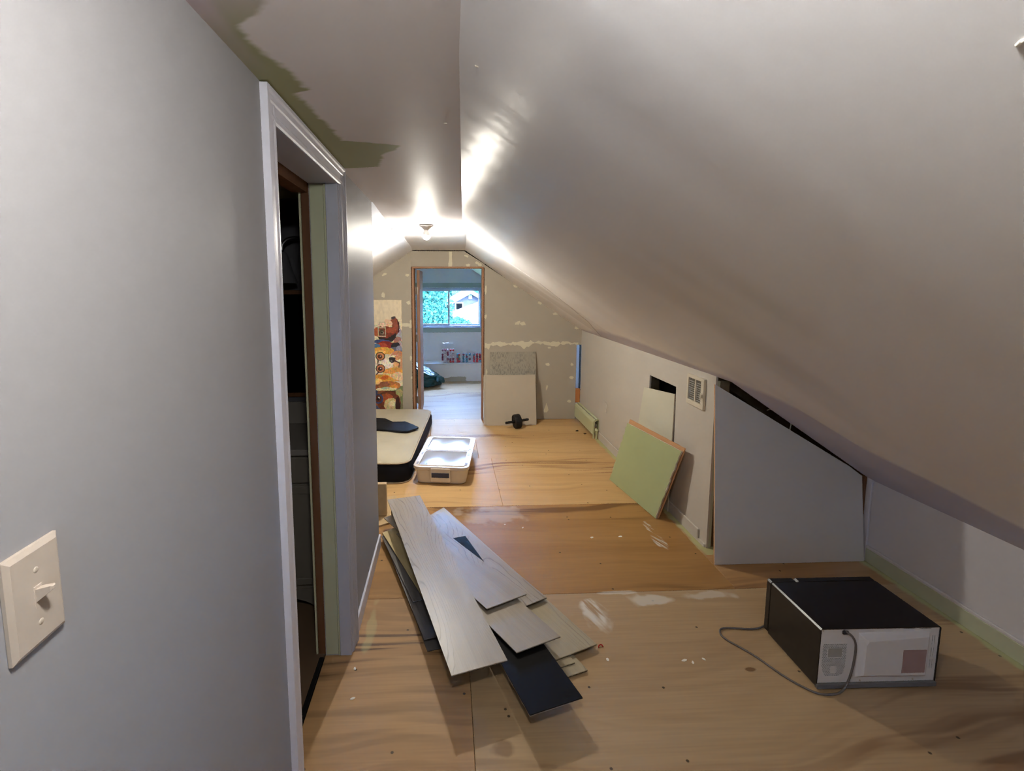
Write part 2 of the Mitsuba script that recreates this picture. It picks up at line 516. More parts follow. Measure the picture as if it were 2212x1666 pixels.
bl = struct('baseboard_left', 'white painted baseboard at the foot of the left wall beyond the door')
put(bl, cat(box(XL, XL + .012, 2.204, 3.05, 0, .085, .003), box(XL, XL + .014, -3.0, 1.276, 0, .085, .003)), 'paint_white')

# ceiling: flat middle strip, two slopes, a thicker patched panel over the far end
cl = struct('ceiling', 'flat ceiling strip with unpainted green patches and sloped attic sides')
ys = np.linspace(-3.1, 4.27, 42)


def flat_z(x, y):
    zr = float(np.interp(y, [-3.1, 1.2, 4.27], [2.25, 2.235, 2.167]))
    zl = float(np.interp(y, [-3.1, 3.0, 4.27], [2.19, 2.192, 2.176]))
    xr = float(np.interp(y, [-3.1, 1.2, 4.27], [.0, .03, .13]))
    return zl + (zr - zl) * (x - XL) / (xr - XL)


xs = np.linspace(-1.2, .9, 22)
gv = np.array([[x, y, flat_z(x, y)] for y in ys for x in xs])
gf = []
for i in range(len(ys) - 1):
    for j in range(len(xs) - 1):
        a = i * len(xs) + j
        gf += [(a, a + len(xs) + 1, a + 1), (a, a + len(xs), a + len(xs) + 1)]
nb = len(gv)
gv2 = gv + [0, 0, .12]
gm = trimesh.Trimesh(np.vstack([gv, gv2]), np.vstack([gf, np.array(gf)[:, ::-1] + nb]), process=False)
put(cl, gm, 'ceiling_paint', True)


def plane_slab(x0, z0, x1, z1, y0, y1, t=.10):
    return poly_xz([(x0, z0), (x1, z1), (x1, z1 + t), (x0, z0 + t)], y0, y1)


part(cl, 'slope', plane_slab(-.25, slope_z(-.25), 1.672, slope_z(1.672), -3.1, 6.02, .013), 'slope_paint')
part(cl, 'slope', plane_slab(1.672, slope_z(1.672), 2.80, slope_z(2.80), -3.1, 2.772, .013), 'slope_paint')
part(cl, 'roof_deck', plane_slab(-.3, slope_z(-.3) + .17, 2.85, slope_z(2.85) + .17, -3.1, 6.02, .02), 'stud_wood')
for y_ in (2.83, 3.24, 3.65, 4.06, 4.47, 4.88):
    part(cl, 'rafter', plane_slab(1.68, slope_z(1.68) + .035, 2.66, slope_z(2.66) + .035, y_, y_ + .04, .13), 'stud_wood')
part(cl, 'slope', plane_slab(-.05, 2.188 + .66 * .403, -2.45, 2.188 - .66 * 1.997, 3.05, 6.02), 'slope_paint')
lo = .030                                       # the patched panel hangs a little lower
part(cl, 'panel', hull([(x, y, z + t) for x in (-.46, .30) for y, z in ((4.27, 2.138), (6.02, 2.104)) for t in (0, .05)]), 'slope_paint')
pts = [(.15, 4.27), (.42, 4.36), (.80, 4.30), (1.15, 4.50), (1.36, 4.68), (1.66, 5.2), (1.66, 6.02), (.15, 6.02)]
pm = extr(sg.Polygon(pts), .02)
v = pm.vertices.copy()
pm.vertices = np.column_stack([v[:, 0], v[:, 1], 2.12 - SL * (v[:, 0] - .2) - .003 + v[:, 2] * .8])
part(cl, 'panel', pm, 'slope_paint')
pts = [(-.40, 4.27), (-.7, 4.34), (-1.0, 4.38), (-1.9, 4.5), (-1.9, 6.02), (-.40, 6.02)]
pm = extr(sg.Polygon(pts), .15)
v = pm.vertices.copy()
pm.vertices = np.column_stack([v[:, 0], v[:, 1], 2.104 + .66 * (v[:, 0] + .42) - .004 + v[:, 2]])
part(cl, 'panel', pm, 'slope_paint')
for q, a in (((.071, 1.208, 2.204), 40), ((-.003, 1.67, flat_z(-.003, 1.67) - .002), 10), ((.506, .438, slope_z(.506) - .002), 60)):
    m = trimesh.creation.capsule(.007, .0022, count=[8, 8])
    m.apply_transform(trimesh.transformations.rotation_matrix(math.pi / 2, [0, 1, 0]))
    rot_z(m, a)
    m.apply_translation(q)
    part(cl, 'nail_pop', m, 'chip_white', True)

# right knee walls
XK, XN = 1.666, 2.579
wr = struct('wall_right', 'low pale knee wall under the right slope with a hole and a vent')
HY0, HY1, HZ0, HZ1 = 3.447, 3.916, .80, .955


def knee_piece(y0, y1, z0, z1, x0=XK, x1=XK + .013):
    return box(x0, x1, y0, y1, z0, z1)


kt = 1.16
put(wr, cat(knee_piece(2.928, HY0, 0, kt), knee_piece(HY1, 6.0, 0, kt), knee_piece(HY0, HY1, 0, HZ0), knee_piece(HY0, HY1, HZ1, kt)), 'paint_kneewall')
part(wr, 'end_board', box(XK + .013, XK + .030, 2.930, 2.942, 0, 1.10), 'paint_green')
for y in (2.944, 3.30, 3.95, 4.4, 4.85, 5.3, 5.75):
    part(wr, 'stud', box(XK + .0135, XK + .10, y, y + .038, 0, 1.10, .002), 'stud_wood')
wn = struct('wall_right_near', 'lower grey knee wall on the right beside the microwave')
put(wn, box(XN, XN + .10, -3.1, 2.80, 0, .545), 'paint_gray_lightened')
part(wn, 'end_return', box(XN - .012, XN + .0, 2.742, 2.80, 0, .535, .002), 'paint_white')
part(wn, 'stud', box(XN - .028, XN - .0125, 2.775, 2.815, 0, .53, .002), 'dark_wood')
we = struct('wall_eave', 'dark unfinished eave space behind the knee wall')
put(we, cat(box(2.68, 2.76, 2.80, 6.02, 0, .66), box(1.785, 2.7, 5.92, 6.0, 0, 1.2)), 'stud_wood')

for nm, x, y0, y1, hh, m in (('baseboard_right', XK, 2.93, 5.2, .085, 'paint_kneewall'), ('baseboard_right_near', XN, -3.0, 2.742, .105, 'paint_green')):
    k = struct(nm)
    if nm == 'baseboard_right':
        put(k, cat(box(x - .013, x, 3.02, y1, .012, hh, .005), box(x - .010, x, y0 + .01, y1, 0, .02)), m)
        labels[k]['label'] = 'painted baseboard along the far knee wall'
    else:
        put(k, box(x - .012, x, y0, y1, 0, hh - .018, .003), m)
        part(k, 'cap', box(x - .014, x, y0, y1, hh - .018, hh, .004), 'paint_gray_lightened')
        labels[k]['label'] = 'pale green baseboard along the near knee wall'

# left side of the far part (mostly hidden)
wk = struct('wall_left_knee', 'low left knee wall hidden behind the partition')
put(wk, box(-2.0, -1.9, 3.05, 6.0, 0, 1.2), 'paint_kneewall')

# end wall with the far doorway
YE = 6.0
wf = struct('wall_far', 'unpainted taupe drywall end wall with white joint compound spots')
DX0, DX1, DZ = -.425, .442, 1.888


def ezl(x):
    return 2.104 + .66 * (x + .42) if x < -.42 else (2.104 if x < .206 else 2.104 - .645 * (x - .206))


e = .010
put(wf, poly_xz([(-1.95, 0), (DX0 - .012, 0), (DX0 - .012, 2.104 - e), (-.42, 2.104 - e), (-1.95, ezl(-1.95) - e)], YE, YE + .013), 'drywall')
part(wf, 'drywall_panel', poly_xz([(DX0 - .011, DZ + .01), (DX1 + .010, DZ + .01), (DX1 + .010, ezl(DX1) - e), (.206, 2.104 - e), (DX0 - .011, 2.104 - e)], YE, YE + .013), 'drywall')
part(wf, 'drywall_panel', poly_xz([(DX1 + .011, .962), (1.692, .950), (1.692, ezl(1.692) - .004), (DX1 + .011, ezl(DX1 + .011) - e)], YE - .002, YE + .011), 'drywall')
part(wf, 'drywall_panel', box(DX1 + .011, 1.606, YE, YE + .013, .004, .961), 'drywall')
for x in (-1.3, -.62, .52, 1.02):
    part(wf, 'stud', box(x - .019, x + .019, YE + .0135, YE + .10, 0, max(.6, ezl(x) - .25)), 'stud_wood')
part(wf, 'gap_shadow_strip', poly_xz(sg.Polygon([(-1.9, ezl(-1.9) + .012), (-.42, 2.116), (.206, 2.116), (1.69, ezl(1.69) + .012), (1.69, ezl(1.69) - .03), (.206, 2.06), (-.42, 2.06), (-1.9, ezl(-1.9) - .04)]), YE + .0132, YE + .05), 'black_gap')  # black strip standing in for the shade in the gap under the slopes
part(wf, 'backing', cat(box(-1.95, -.47, YE + .101, YE + .113, 0, 1.25), box(.47, 1.60, YE + .101, YE + .113, 0, 1.1)), 'far_wall_paint')
part(wf, 'backing', poly_xz([(-1.95, 1.2), (-.47, 1.2), (-.47, 1.90), (.47, 1.90), (.47, 1.05), (1.75, 1.05), (1.75, 1.06), (.206, 2.08), (-.42, 2.08)], YE + .1135, YE + .12), 'far_wall_paint')
part(wf, 'wood_block', box(1.606, 1.664, YE - .002, YE + .05, .215, .392, .003), 'orange_wood')
part(wf, 'stud', box(1.668, 1.690, YE + .004, YE + .10, .0, .945, .002), 'black_gap')


def splat(cx, cz, rx, rz, n=11, ang=0.0, y=None):
    a = np.sort(rng.uniform(0, 2 * math.pi, n))
    r = 1 + rng.uniform(-.35, .35, n)
    p = np.column_stack([rx * r * np.cos(a), rz * r * np.sin(a)])
    c, s = math.cos(ang), math.sin(ang)
    p = p @ np.array([[c, s], [-s, c]]) + [cx, cz]
    pg = sg.Polygon(p).buffer(.006, quad_segs=4).buffer(-.008, quad_segs=4).buffer(.004, quad_segs=4).simplify(.0006)
    if pg.is_empty:
        pg = sg.Polygon(p).buffer(.002)
    if pg.geom_type != 'Polygon':
        pg = max(pg.geoms, key=lambda g: g.area)
    yy = YE if y is None else y
    return poly_xz(pg, yy - .0022, yy + .001)


# spots: pixel positions read off the photograph turned into metres on the end wall
for cx, cz, rx, rz, an in ((-.770, 1.575, .022, .03, 0), (-.757, 1.818, .030, .016, .4), (-.478, 1.806, .024, .016, 0), (-.472, 1.475, .020, .024, .5), (-.50, 1.205, .085, .022, .05), (-.445, 1.235, .022, .045, 0), (-.44, 1.19, .025, .022, .3),
                           (-.452, .79, .012, .03, 0), (-.447, .555, .016, .022, .4), (.232, 2.04, .028, .012, -.4), (.36, 1.955, .026, .012, -.4), (.255, 1.925, .032, .02, 0), (.395, 1.93, .025, .018, .2),
                           (.466, 1.63, .012, .05, 0), (.466, 1.30, .012, .03, 0), (.83, 1.67, .024, .014, -.5), (1.135, 1.475, .026, .016, -.5), (1.335, 1.335, .030, .014, 0), (1.60, 1.162, .022, .02, 0), (.865, 1.225, .032, .022, .4), (.93, 1.217, .040, .020, 0),
                           (1.245, .705, .020, .026, .7), (1.555, .705, .018, .018, 0), (1.55, .535, .028, .018, 0), (1.24, .405, .013, .030, -.1), (1.53, .228, .026, .020, -.6), (1.235, .150, .026, .055, 0), (1.265, .915, .018, .010, 0), (.478, .62, .016, .034, 0)):
    part(wf, 'joint_compound', splat(cx, cz, rx, rz, ang=an, y=YE - (.002 if cz > .962 and cx > .45 else 0)), 'compound')
part(wf, 'joint_compound', poly_xz([(.015, 1.895), (.055, 1.895), (.062, 1.95), (.056, 2.02), (.060, 2.09), (.020, 2.09), (.024, 2.0), (.012, 1.94)], YE - .0025, YE + .001), 'compound')
tx = np.linspace(.458, 1.625, 48)
up = .985 + .010 * np.sin(tx * 23) * rng.uniform(.3, 1, 48) + .008 * rng.standard_normal(48)
dn = .948 + .012 * np.sin(tx * 17 + 1) + .009 * rng.standard_normal(48)
up[18:24] += .012
dn[19:21] -= .03
dn[0:3] -= .03
part(wf, 'joint_compound', poly_xz(list(zip(tx, dn)) + list(zip(tx[::-1], up[::-1])), YE - .0048, YE - .001), 'compound')

d2 = struct('door_2', 'bare wooden door frame in the end wall with the brown door swung into the next room')
part(d2, 'jamb', box(DX0, DX0 + .022, YE - .012, YE + .125, 0, DZ - .001, .002), 'jamb_wood')
part(d2, 'jamb', box(DX1 - .020, DX1, YE - .012, YE + .125, 0, DZ - .001, .002), 'jamb_wood')
part(d2, 'jamb_head', box(DX0, DX1, YE - .012, YE + .125, DZ, DZ + .022, .002), 'jamb_wood')
part(d2, 'slab', box(DX0 + .050, DX0 + .085, YE + .10, YE + .86, .012, DZ - .018, .002), 'jamb_wood')
part(d2, 'door_stop', box(DX0 + .022, DX0 + .034, YE + .05, YE + .085, 0, DZ - .002, .002), 'dark_wood')
part(d2, 'shim', box(DX0 - .012, DX0 - .001, YE - .004, YE + .09, 0, DZ + .02), 'dark_wood')
part(d2, 'shim', box(DX1 + .001, DX1 + .010, YE - .004, YE + .09, .55, DZ + .01), 'dark_wood')
for z in (1.62, 1.03, .25):
    part(d2, 'hinge', cat(box(DX0 + .024, DX0 + .066, YE + .090, YE + .098, z - .045, z + .045, .001), tube([(DX0 + .045, YE + .086, z - .046), (DX0 + .045, YE + .086, z + .046)], .006, 8)), 'hinge_metal')

# far room
wfr = struct('wall_far_room', 'grey blue walls of the daylit room beyond the doorway')
WX0, WX1, WZ0, WZ1 = -.56, .615, .925, 1.632
YB = 8.85
put(wfr, cat(box(-2.2, WX0, YB, YB + .12, 0, 2.2), box(WX1, 2.2, YB, YB + .12, 0, 2.2), box(WX0, WX1, YB, YB + .12, 0, WZ0), box(WX0, WX1, YB, YB + .12, WZ1, 2.2)), 'far_wall_paint')
part(wfr, 'side_wall', cat(box(-2.2, -2.1, 6.12, 8.85, 0, 2.0), box(2.1, 2.2, 6.12, 8.85, 0, 2.0), box(1.70, 2.2, 6.115, 6.15, 0, 1.2)), 'far_wall_paint')
part(wfr, 'low_wall', box(-2.1, 2.1, 8.50, 8.62, 0, .300), 'far_wall_paint')
part(wfr, 'unpainted_board', poly_xz([(-.10, .0), (-.09, .055), (.02, .065), (.05, .085), (.30, .085), (.33, .06), (.31, .03), (.34, .0)], 8.497, 8.501), 'drywall')
part(wfr, 'ledge', box(-2.1, 2.1, 8.485, 8.85, .301, .322, .004), 'far_wall_paint')
cfr = struct('ceiling_far_room', 'sloped ceiling of the daylit room')
put(cfr, cat(box(-.45, .24, 6.02, 8.95, 2.10, 2.2), plane_slab(.2, 2.12, 2.6, 2.12 - SL * 2.4, 6.021, 8.95), plane_slab(-.42, 2.104, -2.6, 2.104 - .66 * 2.18, 6.021, 8.95)), 'far_wall_paint')

w1 = struct('window_1', 'white sliding window of the far room looking onto trees and a house')


def frame_rect(x0, x1, z0, z1, w, y0, y1, b=.003):
    return [box(x0, x1, y0, y1, z0, z0 + w, b), box(x0, x1, y0, y1, z1 - w, z1, b), box(x0, x0 + w, y0, y1, z0 + w, z1 - w, b), box(x1 - w, x1, y0, y1, z0 + w, z1 - w, b)]


part(w1, 'frame', cat(*frame_rect(WX0, WX1, WZ0, WZ1, .030, YB - .005, YB + .10)), 'vinyl_frame')
part(w1, 'sash', cat(*frame_rect(WX0 + .03, .040, WZ0 + .03, WZ1 - .03, .030, YB + .015, YB + .045)), 'vinyl_frame')
part(w1, 'sash', cat(*frame_rect(.012, WX1 - .03, WZ0 + .03, WZ1 - .03, .024, YB + .050, YB + .080)), 'vinyl_frame')
part(w1, 'pane', box(WX0 + .055, .014, YB + .029, YB + .0295, WZ0 + .055, WZ1 - .055), 'window_glass')
part(w1, 'pane', box(.034, WX1 - .05, YB + .064, YB + .0645, WZ0 + .05, WZ1 - .05), 'window_glass')
part(w1, 'latch', box(-.012, .006, YB + .004, YB + .016, 1.27, 1.33, .003), 'black_plastic')
t1 = struct('trim_1', 'pale green window trim boards in the far room')
put(t1, box(WX0 - .08, WX1 + .08, YB - .018, YB - .0005, WZ1 + .006, WZ1 + .088, .003), 'trim_green')
part(t1, 'sill', box(WX0 - .09, WX1 + .09, YB - .03, YB - .0005, WZ0 - .012, WZ0 + .008, .003), 'vinyl_frame')
part(t1, 'apron', box(WX0 - .08, WX1 + .08, YB - .018, YB - .0005, WZ0 - .092, WZ0 - .013, .003), 'trim_green')

# wall behind the camera with the window that lights this end
wbk = struct('wall_back', 'back wall behind the camera with a window')
put(wbk, cat(box(-.6, .15, -3.15, -3.05, 0, 2.4), box(.70, 2.75, -3.15, -3.05, 0, 2.0), box(.15, .70, -3.15, -3.05, 0, 1.10), box(.15, .70, -3.15, -3.05, 1.62, 2.4)), 'paint_gray')
w2 = struct('window_2', 'window in the back wall behind the camera')
part(w2, 'frame', cat(*frame_rect(.15, .70, 1.10, 1.62, .04, -3.14, -3.06)), 'vinyl_frame')
part(w2, 'pane', box(.185, .665, -3.10, -3.0995, 1.135, 1.585), 'window_glass')


# ------------------------------------------------------------------ lamps
def bulb(x, y, ztop, watts, label):
    k = thing('ceiling_lamp', label, 'lamp')
    part(k, 'lampholder', lathe([(0, ztop + .001), (.055, ztop + .001), (.055, ztop - .008), (.040, ztop - .016), (.027, ztop - .030), (.022, ztop - .036), (0, ztop - .036)], 28), 'porcelain', 40, to_world=T().translate([x, y, 0]))
    z0 = ztop - .050
    col_ = lathe([(.0145, z0 + .026), (.018, z0 + .012), (.028, z0 - .012), (.0335, z0 - .030), (.0315, z0 - .031), (0, z0 - .031)], 28)
    part(k, 'collar', col_, 'porcelain', 40, to_world=T().translate([x, y, 0]))  # opaque collar added to keep bulb light off the ceiling
    m = lathe([(.0332 * math.cos(a), z0 - .032 - .036 * math.sin(a)) for a in np.linspace(0, math.pi / 2, 14)][::-1] + [(0, z0 - .032)], 28)
    m.fix_normals()
    c = [float(watts * q) for q in LAMP_RGB]
    part(k, 'bulb', m, 'plastic_white', 40, to_world=T().translate([x, y, 0]), emitter={'type': 'area', 'radiance': {'type': 'rgb', 'value': c}}, label='bare glowing light bulb')
    return k


bulb(-.167, 4.06, 2.172, LAMP_FAR, 'lit bare bulb in a white holder on the ceiling ridge before the far doorway')
k = thing('ceiling_lamp', 'lit opal glass dome lamp on the ceiling right above the camera', 'lamp')
zt_ = 2.203
part(k, 'base', lathe([(0, zt_ + .004), (.070, zt_ + .004), (.070, zt_ - .018), (0, zt_ - .018)], 36), 'porcelain', 40, to_world=T().translate([-.02, .24, 0]))
m = lathe([(.060 * math.sin(a), zt_ - .02 - .050 * math.cos(a)) for a in np.linspace(0, math.pi / 2, 12)] + [(0, zt_ - .02)], 36)
m.fix_normals()
part(k, 'dome', m, 'plastic_white', 40, to_world=T().translate([-.02, .24, 0]), emitter={'type': 'area', 'radiance': {'type': 'rgb', 'value': [LAMP_NEAR * q for q in (1.0, 0.975, 0.91)]}}, label='glowing opal glass dome')

# ------------------------------------------------------------------ light switch on the left wall
k = thing('light_switch', 'white toggle light switch plate on the grey wall at the left edge', 'light switch')
pl = hull([(XL + .0005 + dx, .518 + sy * (.035 - i), 1.364 + sz * (.0565 - i)) for dx, i in ((0, 0), (.004, 0), (.0075, .0055)) for sy in (-1, 1) for sz in (-1, 1)])
part(k, 'plate', pl, 'switch_plastic')
part(k, 'slot', box(XL + .0072, XL + .0086, .518 - .0055, .518 + .0055, 1.364 - .0125, 1.364 + .0125, .0004), 'switch_plastic')
tg = hull([(XL + .0075, .518 + a * .0043, 1.364 + b) for a in (-1, 1) for b in (-.006, .009)] + [(XL + .0235, .518 + a * .0034, 1.3735 + b) for a in (-1, 1) for b in (-.0028, .0030)] + [(XL + .0250, .518 + a * .0022, 1.3738 + b) for a in (-1, 1) for b in (-.0015, .0017)])
part(k, 'toggle', tg, 'switch_plastic', 30)
for z in (1.364 + .030, 1.364 - .030):
    m = trimesh.creation.icosphere(2, .0038)
    m.apply_scale([.55, 1, 1])
    sl = box(-.01, .01, -.0004, .0004, -.004, .004)
    m.apply_translation([XL + .0072, .518, z])
    s = part(k, 'screw', m, 'screw', True)

# ------------------------------------------------------------------ microwave
MWX, MWY, MWA = 1.545, 1.822, -0.9            # near left foot, turn in degrees
W_, D_, H_ = .517, .345, .275
mwT = T().translate([MWX, MWY, 0.0]).rotate([0, 0, 1], MWA)
k = thing('microwave', 'black microwave oven on the plywood floor with its pale metal back facing out', 'microwave')
# wrap: top and two sides, the sides narrowing a little towards the front foot
t_ = .004
zb = .014
wrap = manifold3d.Manifold.batch_boolean
outer = sg.Polygon([(0, zb), (W_, zb), (W_, H_ - .006), (W_ - .006, H_), (.006, H_), (0, H_ - .006)])
inner = sg.Polygon([(t_, zb - .1), (W_ - t_, zb - .1), (W_ - t_, H_ - t_), (t_, H_ - t_)])
part(k, 'housing', poly_xz(outer.difference(inner), -.004, D_ - .03), 'microwave_black', to_world=mwT)
# back panel with a perforated vent field
bp = sg.Polygon([(t_, zb + .012), (W_ - t_, zb + .012), (W_ - t_, H_ - t_ - .001), (t_, H_ - t_ - .001)])
holes = []
hx = .0078
for r in range(24):
    for c in range(13):
        x = .022 + c * hx + (hx / 2 if r % 2 else 0)
        z = .052 + r * hx * .82
        a, b = (x - .071) / .050, (z - .148) / .094
        if a * a * a * a + b * b * b * b > 1 or (z > .205 - .0 and x < .030):
            continue
        if .040 < x < .105 and .140 < z < .186:
            continue
        if abs(x - .072) < .013 and .070 < z < .098:
            continue
        holes.append(sg.Point(x, z).buffer(.0033, quad_segs=2))
for z0 in (.080, .135, .190):
    for x in (W_ - .030, W_ - .021):
        holes.append(sg.box(x, z0, x + .0035, z0 + .042))
for x0, x1 in ((.36, .41), (.43, .48)):
    holes.append(sg.box(x0, H_ - .012, x1, H_ - .0085))
bp = bp.difference(sg.MultiPolygon(holes) if False else __import__('shapely').union_all(holes))
part(k, 'back_panel', poly_xz(bp, .0, .0025), 'microwave_back', to_world=mwT)
part(k, 'inner_case', box(t_ + .001, W_ - t_ - .001, .012, D_ - .04, zb + .004, H_ - t_ - .001), 'black_gap', to_world=mwT)
em = hull([(x, y, z) for x, y, z in [(.168, .0, .048), (.475, .0, .048), (.475, .0, .252), (.168, .0, .252), (.190, -.018, .070), (.454, -.018, .066), (.454, -.018, .238), (.202, -.018, .222), (.190, -.018, .205)]])
part(k, 'bulge', em, 'microwave_back', to_world=mwT)
part(k, 'rating_label', box(.350, .450, -.0188, -.0181, .078, .182), 'label_brown', to_world=mwT, label='brown blank rating sticker')
part(k, 'vent_label', box(.0425, .1025, -.0008, -.0001, .1425, .1835), 'label_gray', to_world=mwT, label='grey sticker on the vent')
part(k, 'base_lip', box(.0, W_, -.012, .004, .006, zb + .012, .002), 'microwave_lip', to_world=mwT)
part(k, 'base', box(.004, W_ - .004, .004, D_ - .05, .006, zb + .003, .002), 'microwave_lip', to_world=mwT)
for fx in (.05, W_ - .05):
    for fy in (.04, D_ - .09):
        part(k, 'foot', lathe([(0, 0), (.012, 0), (.015, .007), (0, .007)], 12), 'rubber', to_world=mwT @ T().translate([fx, fy, 0]))
part(k, 'door', box(.13, W_, D_ - .029, D_ + .012, .012, H_, .008), 'microwave_black', to_world=mwT)
part(k, 'door_window', box(.19, W_ - .07, D_ + .0121, D_ + .0135, .06, H_ - .05, .0005), 'glass_dark', to_world=mwT)
part(k, 'handle', box(.150, .168, D_ + .0122, D_ + .035, .05, H_ - .04, .005), 'microwave_black', to_world=mwT)
cp = part(k, 'control_panel', box(0, .127, D_ - .029, D_ + .012, .012, H_, .008), 'microwave_black', to_world=mwT)
for i in range(4):
    for j in range(3):
        part(cp, 'button', box(.022 + j * .030, .046 + j * .030, D_ + .0121, D_ + .0145, .05 + i * .030, .072 + i * .030, .002), 'label_gray', to_world=mwT)
for x, z in ((.013, H_ - .010), (W_ - .09, H_ - .006), (.19, .034), (.42, .034)):
    m = trimesh.creation.icosphere(1, .0034)
    part(k, 'screw', m, 'screw', True, to_world=mwT @ T().translate([x, -.001, z]))


def mw(x, y, z):
    a = math.radians(MWA)
    return (MWX + x * math.cos(a) - y * math.sin(a), MWY + x * math.sin(a) + y * math.cos(a), z)


cpts = [mw(.102, .0, .262), mw(.115, -.020, .258), mw(.132, -.022, .235), mw(.140, -.022, .17), mw(.133, -.022, .10), mw(.118, -.022, .04), mw(.085, -.030, .006), (1.600, 1.785, .005), (1.542, 1.790, .0045), (1.503, 1.82, .0045), (1.452, 1.892, .0045), (1.41, 1.987, .0045), (1.355, 2.076, .0045), (1.322, 2.148, .0045), (1.338, 2.182, .0045), (1.388, 2.192, .0045), (1.506, 2.180, .0045), (1.552, 2.19, .0045), (1.60, 2.215, .0045), (1.68, 2.23, .0045)]
part(k, 'power_cord', tube(spline(cpts, 140), .0044, 8), 'cord', True, label='grey power cord looping over the floor')
m = box(.092, .118, -.012, .0, .250, .266, .004)
part(k, 'cord_clamp', m, 'rubber', to_world=mwT)

# ------------------------------------------------------------------ grey panel leaning over the eave opening
k = thing('drywall_sheet', 'large grey cut drywall sheet closing the eave opening behind the microwave', 'drywall sheet')
pc = np.array([(1.617, 2.738, .002), (2.560, 2.734, .002), (2.545, 2.790, .527), (2.46, 2.796, .590), (1.625, 2.862, 1.094)])
n_ = np.cross(pc[1] - pc[0], pc[4] - pc[0])
n_ /= np.linalg.norm(n_)
face = hull(np.vstack([pc, pc - n_ * .0015]))
core = hull(np.vstack([pc - n_ * .0016, pc - n_ * .0125]))
part(k, 'face_paper', face, 'panel_gray')
part(k, 'core', core, 'brown_board', label='bare brown edge and back')
k = thing('cable', 'thin pale cable crossing the dark gap above the grey sheet', 'cable')
put(k, tube(spline([(2.02, 2.95, .905), (2.16, 2.93, .875), (2.165, 2.925, .80), (2.15, 2.93, .74)], 24), .0035, 8), 'chip_white', True)
k = thing('pipe', 'old grey pipe in the eave just above the grey sheet', 'pipe')
put(k, cat(tube(spline([(1.80, 2.97, .85), (1.78, 2.98, .98), (1.74, 3.0, 1.03)], 16), .018, 10), tube([(1.735, 2.99, 1.035), (1.90, 3.02, .93)], .012, 8)), 'label_gray', True)

# ------------------------------------------------------------------ things on the far knee wall
k = thing('drywall_offcut', 'tall pale drywall piece propped below the square hole in the knee wall', 'drywall piece', None)
c4 = np.array([(1.642, 4.20, .002), (1.642, 3.440, .002), (1.656, 3.447, .900), (1.656, 4.000, .836)])
part(k, 'face_paper', hull(np.vstack([c4, c4 + [.0015, 0, .0]])), 'pale_green_board')
part(k, 'core', hull(np.vstack([c4 + [.0016, 0, 0], c4 + [.008, 0, 0]])), 'gypsum')


def torn(c4, n=26, amp=.012, sides=(1, 3), seed=3):
    r = np.random.default_rng(seed)
    c4 = np.asarray(c4, float)
    out = []
    for s in range(4):
        a, b = c4[s], c4[(s + 1) % 4]
        m = n if s in sides else 2
        for i in range(m - 1):
            t = i / (m - 1)
            p = a + (b - a) * t
            if s in sides and i > 0:
                q = c4[(s + 2) % 4] - b
                q = q / np.linalg.norm(q)
                p = p + q * r.uniform(0, amp)
            out.append(p)
    return np.array(out)


def poly_slab(pts, t, nrm):
    """planar polygon pts extruded by t along -nrm"""
    pts = np.asarray(pts, float)
    nrm = np.asarray(nrm, float) / np.linalg.norm(nrm)
    u = pts[1] - pts[0]
    u = u - nrm * (u @ nrm)
    u /= np.linalg.norm(u)
    w = np.cross(nrm, u)
    q = np.column_stack([(pts - pts[0]) @ u, (pts - pts[0]) @ w])
    pg = sg.Polygon(q).buffer(0)
    if pg.geom_type != 'Polygon':
        pg = max(pg.geoms, key=lambda g: g.area)
    m = extr(pg, t, -t)
    v = m.vertices.copy()
    m.vertices = pts[0] + v[:, :1] * u + v[:, 1:2] * w + v[:, 2:] * nrm
    return m


k = thing('drywall_offcut', 'pale green drywall piece with torn edges leaning on the knee wall above the plywood', 'drywall piece')
c4 = np.array([(1.406, 4.062, .004), (1.506, 3.332, .004), (1.590, 3.169, .565), (1.487, 3.914, .553)])
nn = np.cross(c4[1] - c4[0], c4[3] - c4[0])
c4[2] -= nn * ((c4[2] - c4[0]) @ nn) / (nn @ nn)
nn = -nn / np.linalg.norm(nn) if nn[0] > 0 else nn / np.linalg.norm(nn)
tp = torn(c4, 24, .016, (1, 3), 5)
part(k, 'face_paper', poly_slab(tp, .0012, nn), 'green_board')
part(k, 'core', poly_slab(torn(c4 - nn * .0013, 24, .012, (1, 3), 6), .0105, nn), 'gypsum')
k = thing('board', 'brown board edge showing behind the top of the pale green drywall piece', 'board')
up_ = (c4[3] - c4[0]) / np.linalg.norm(c4[3] - c4[0])
c4b = c4 - nn * .0165
c4b = np.array([c4b[0] + [0, -.02, 0], c4b[1], c4b[2] + up_ * .024, c4b[3] + up_ * .034])
c4b[:, 2] -= c4b[:2, 2].min() - .003
part(k, 'panel', hull(np.vstack([c4b, c4b - nn * .010])), 'brown_board')

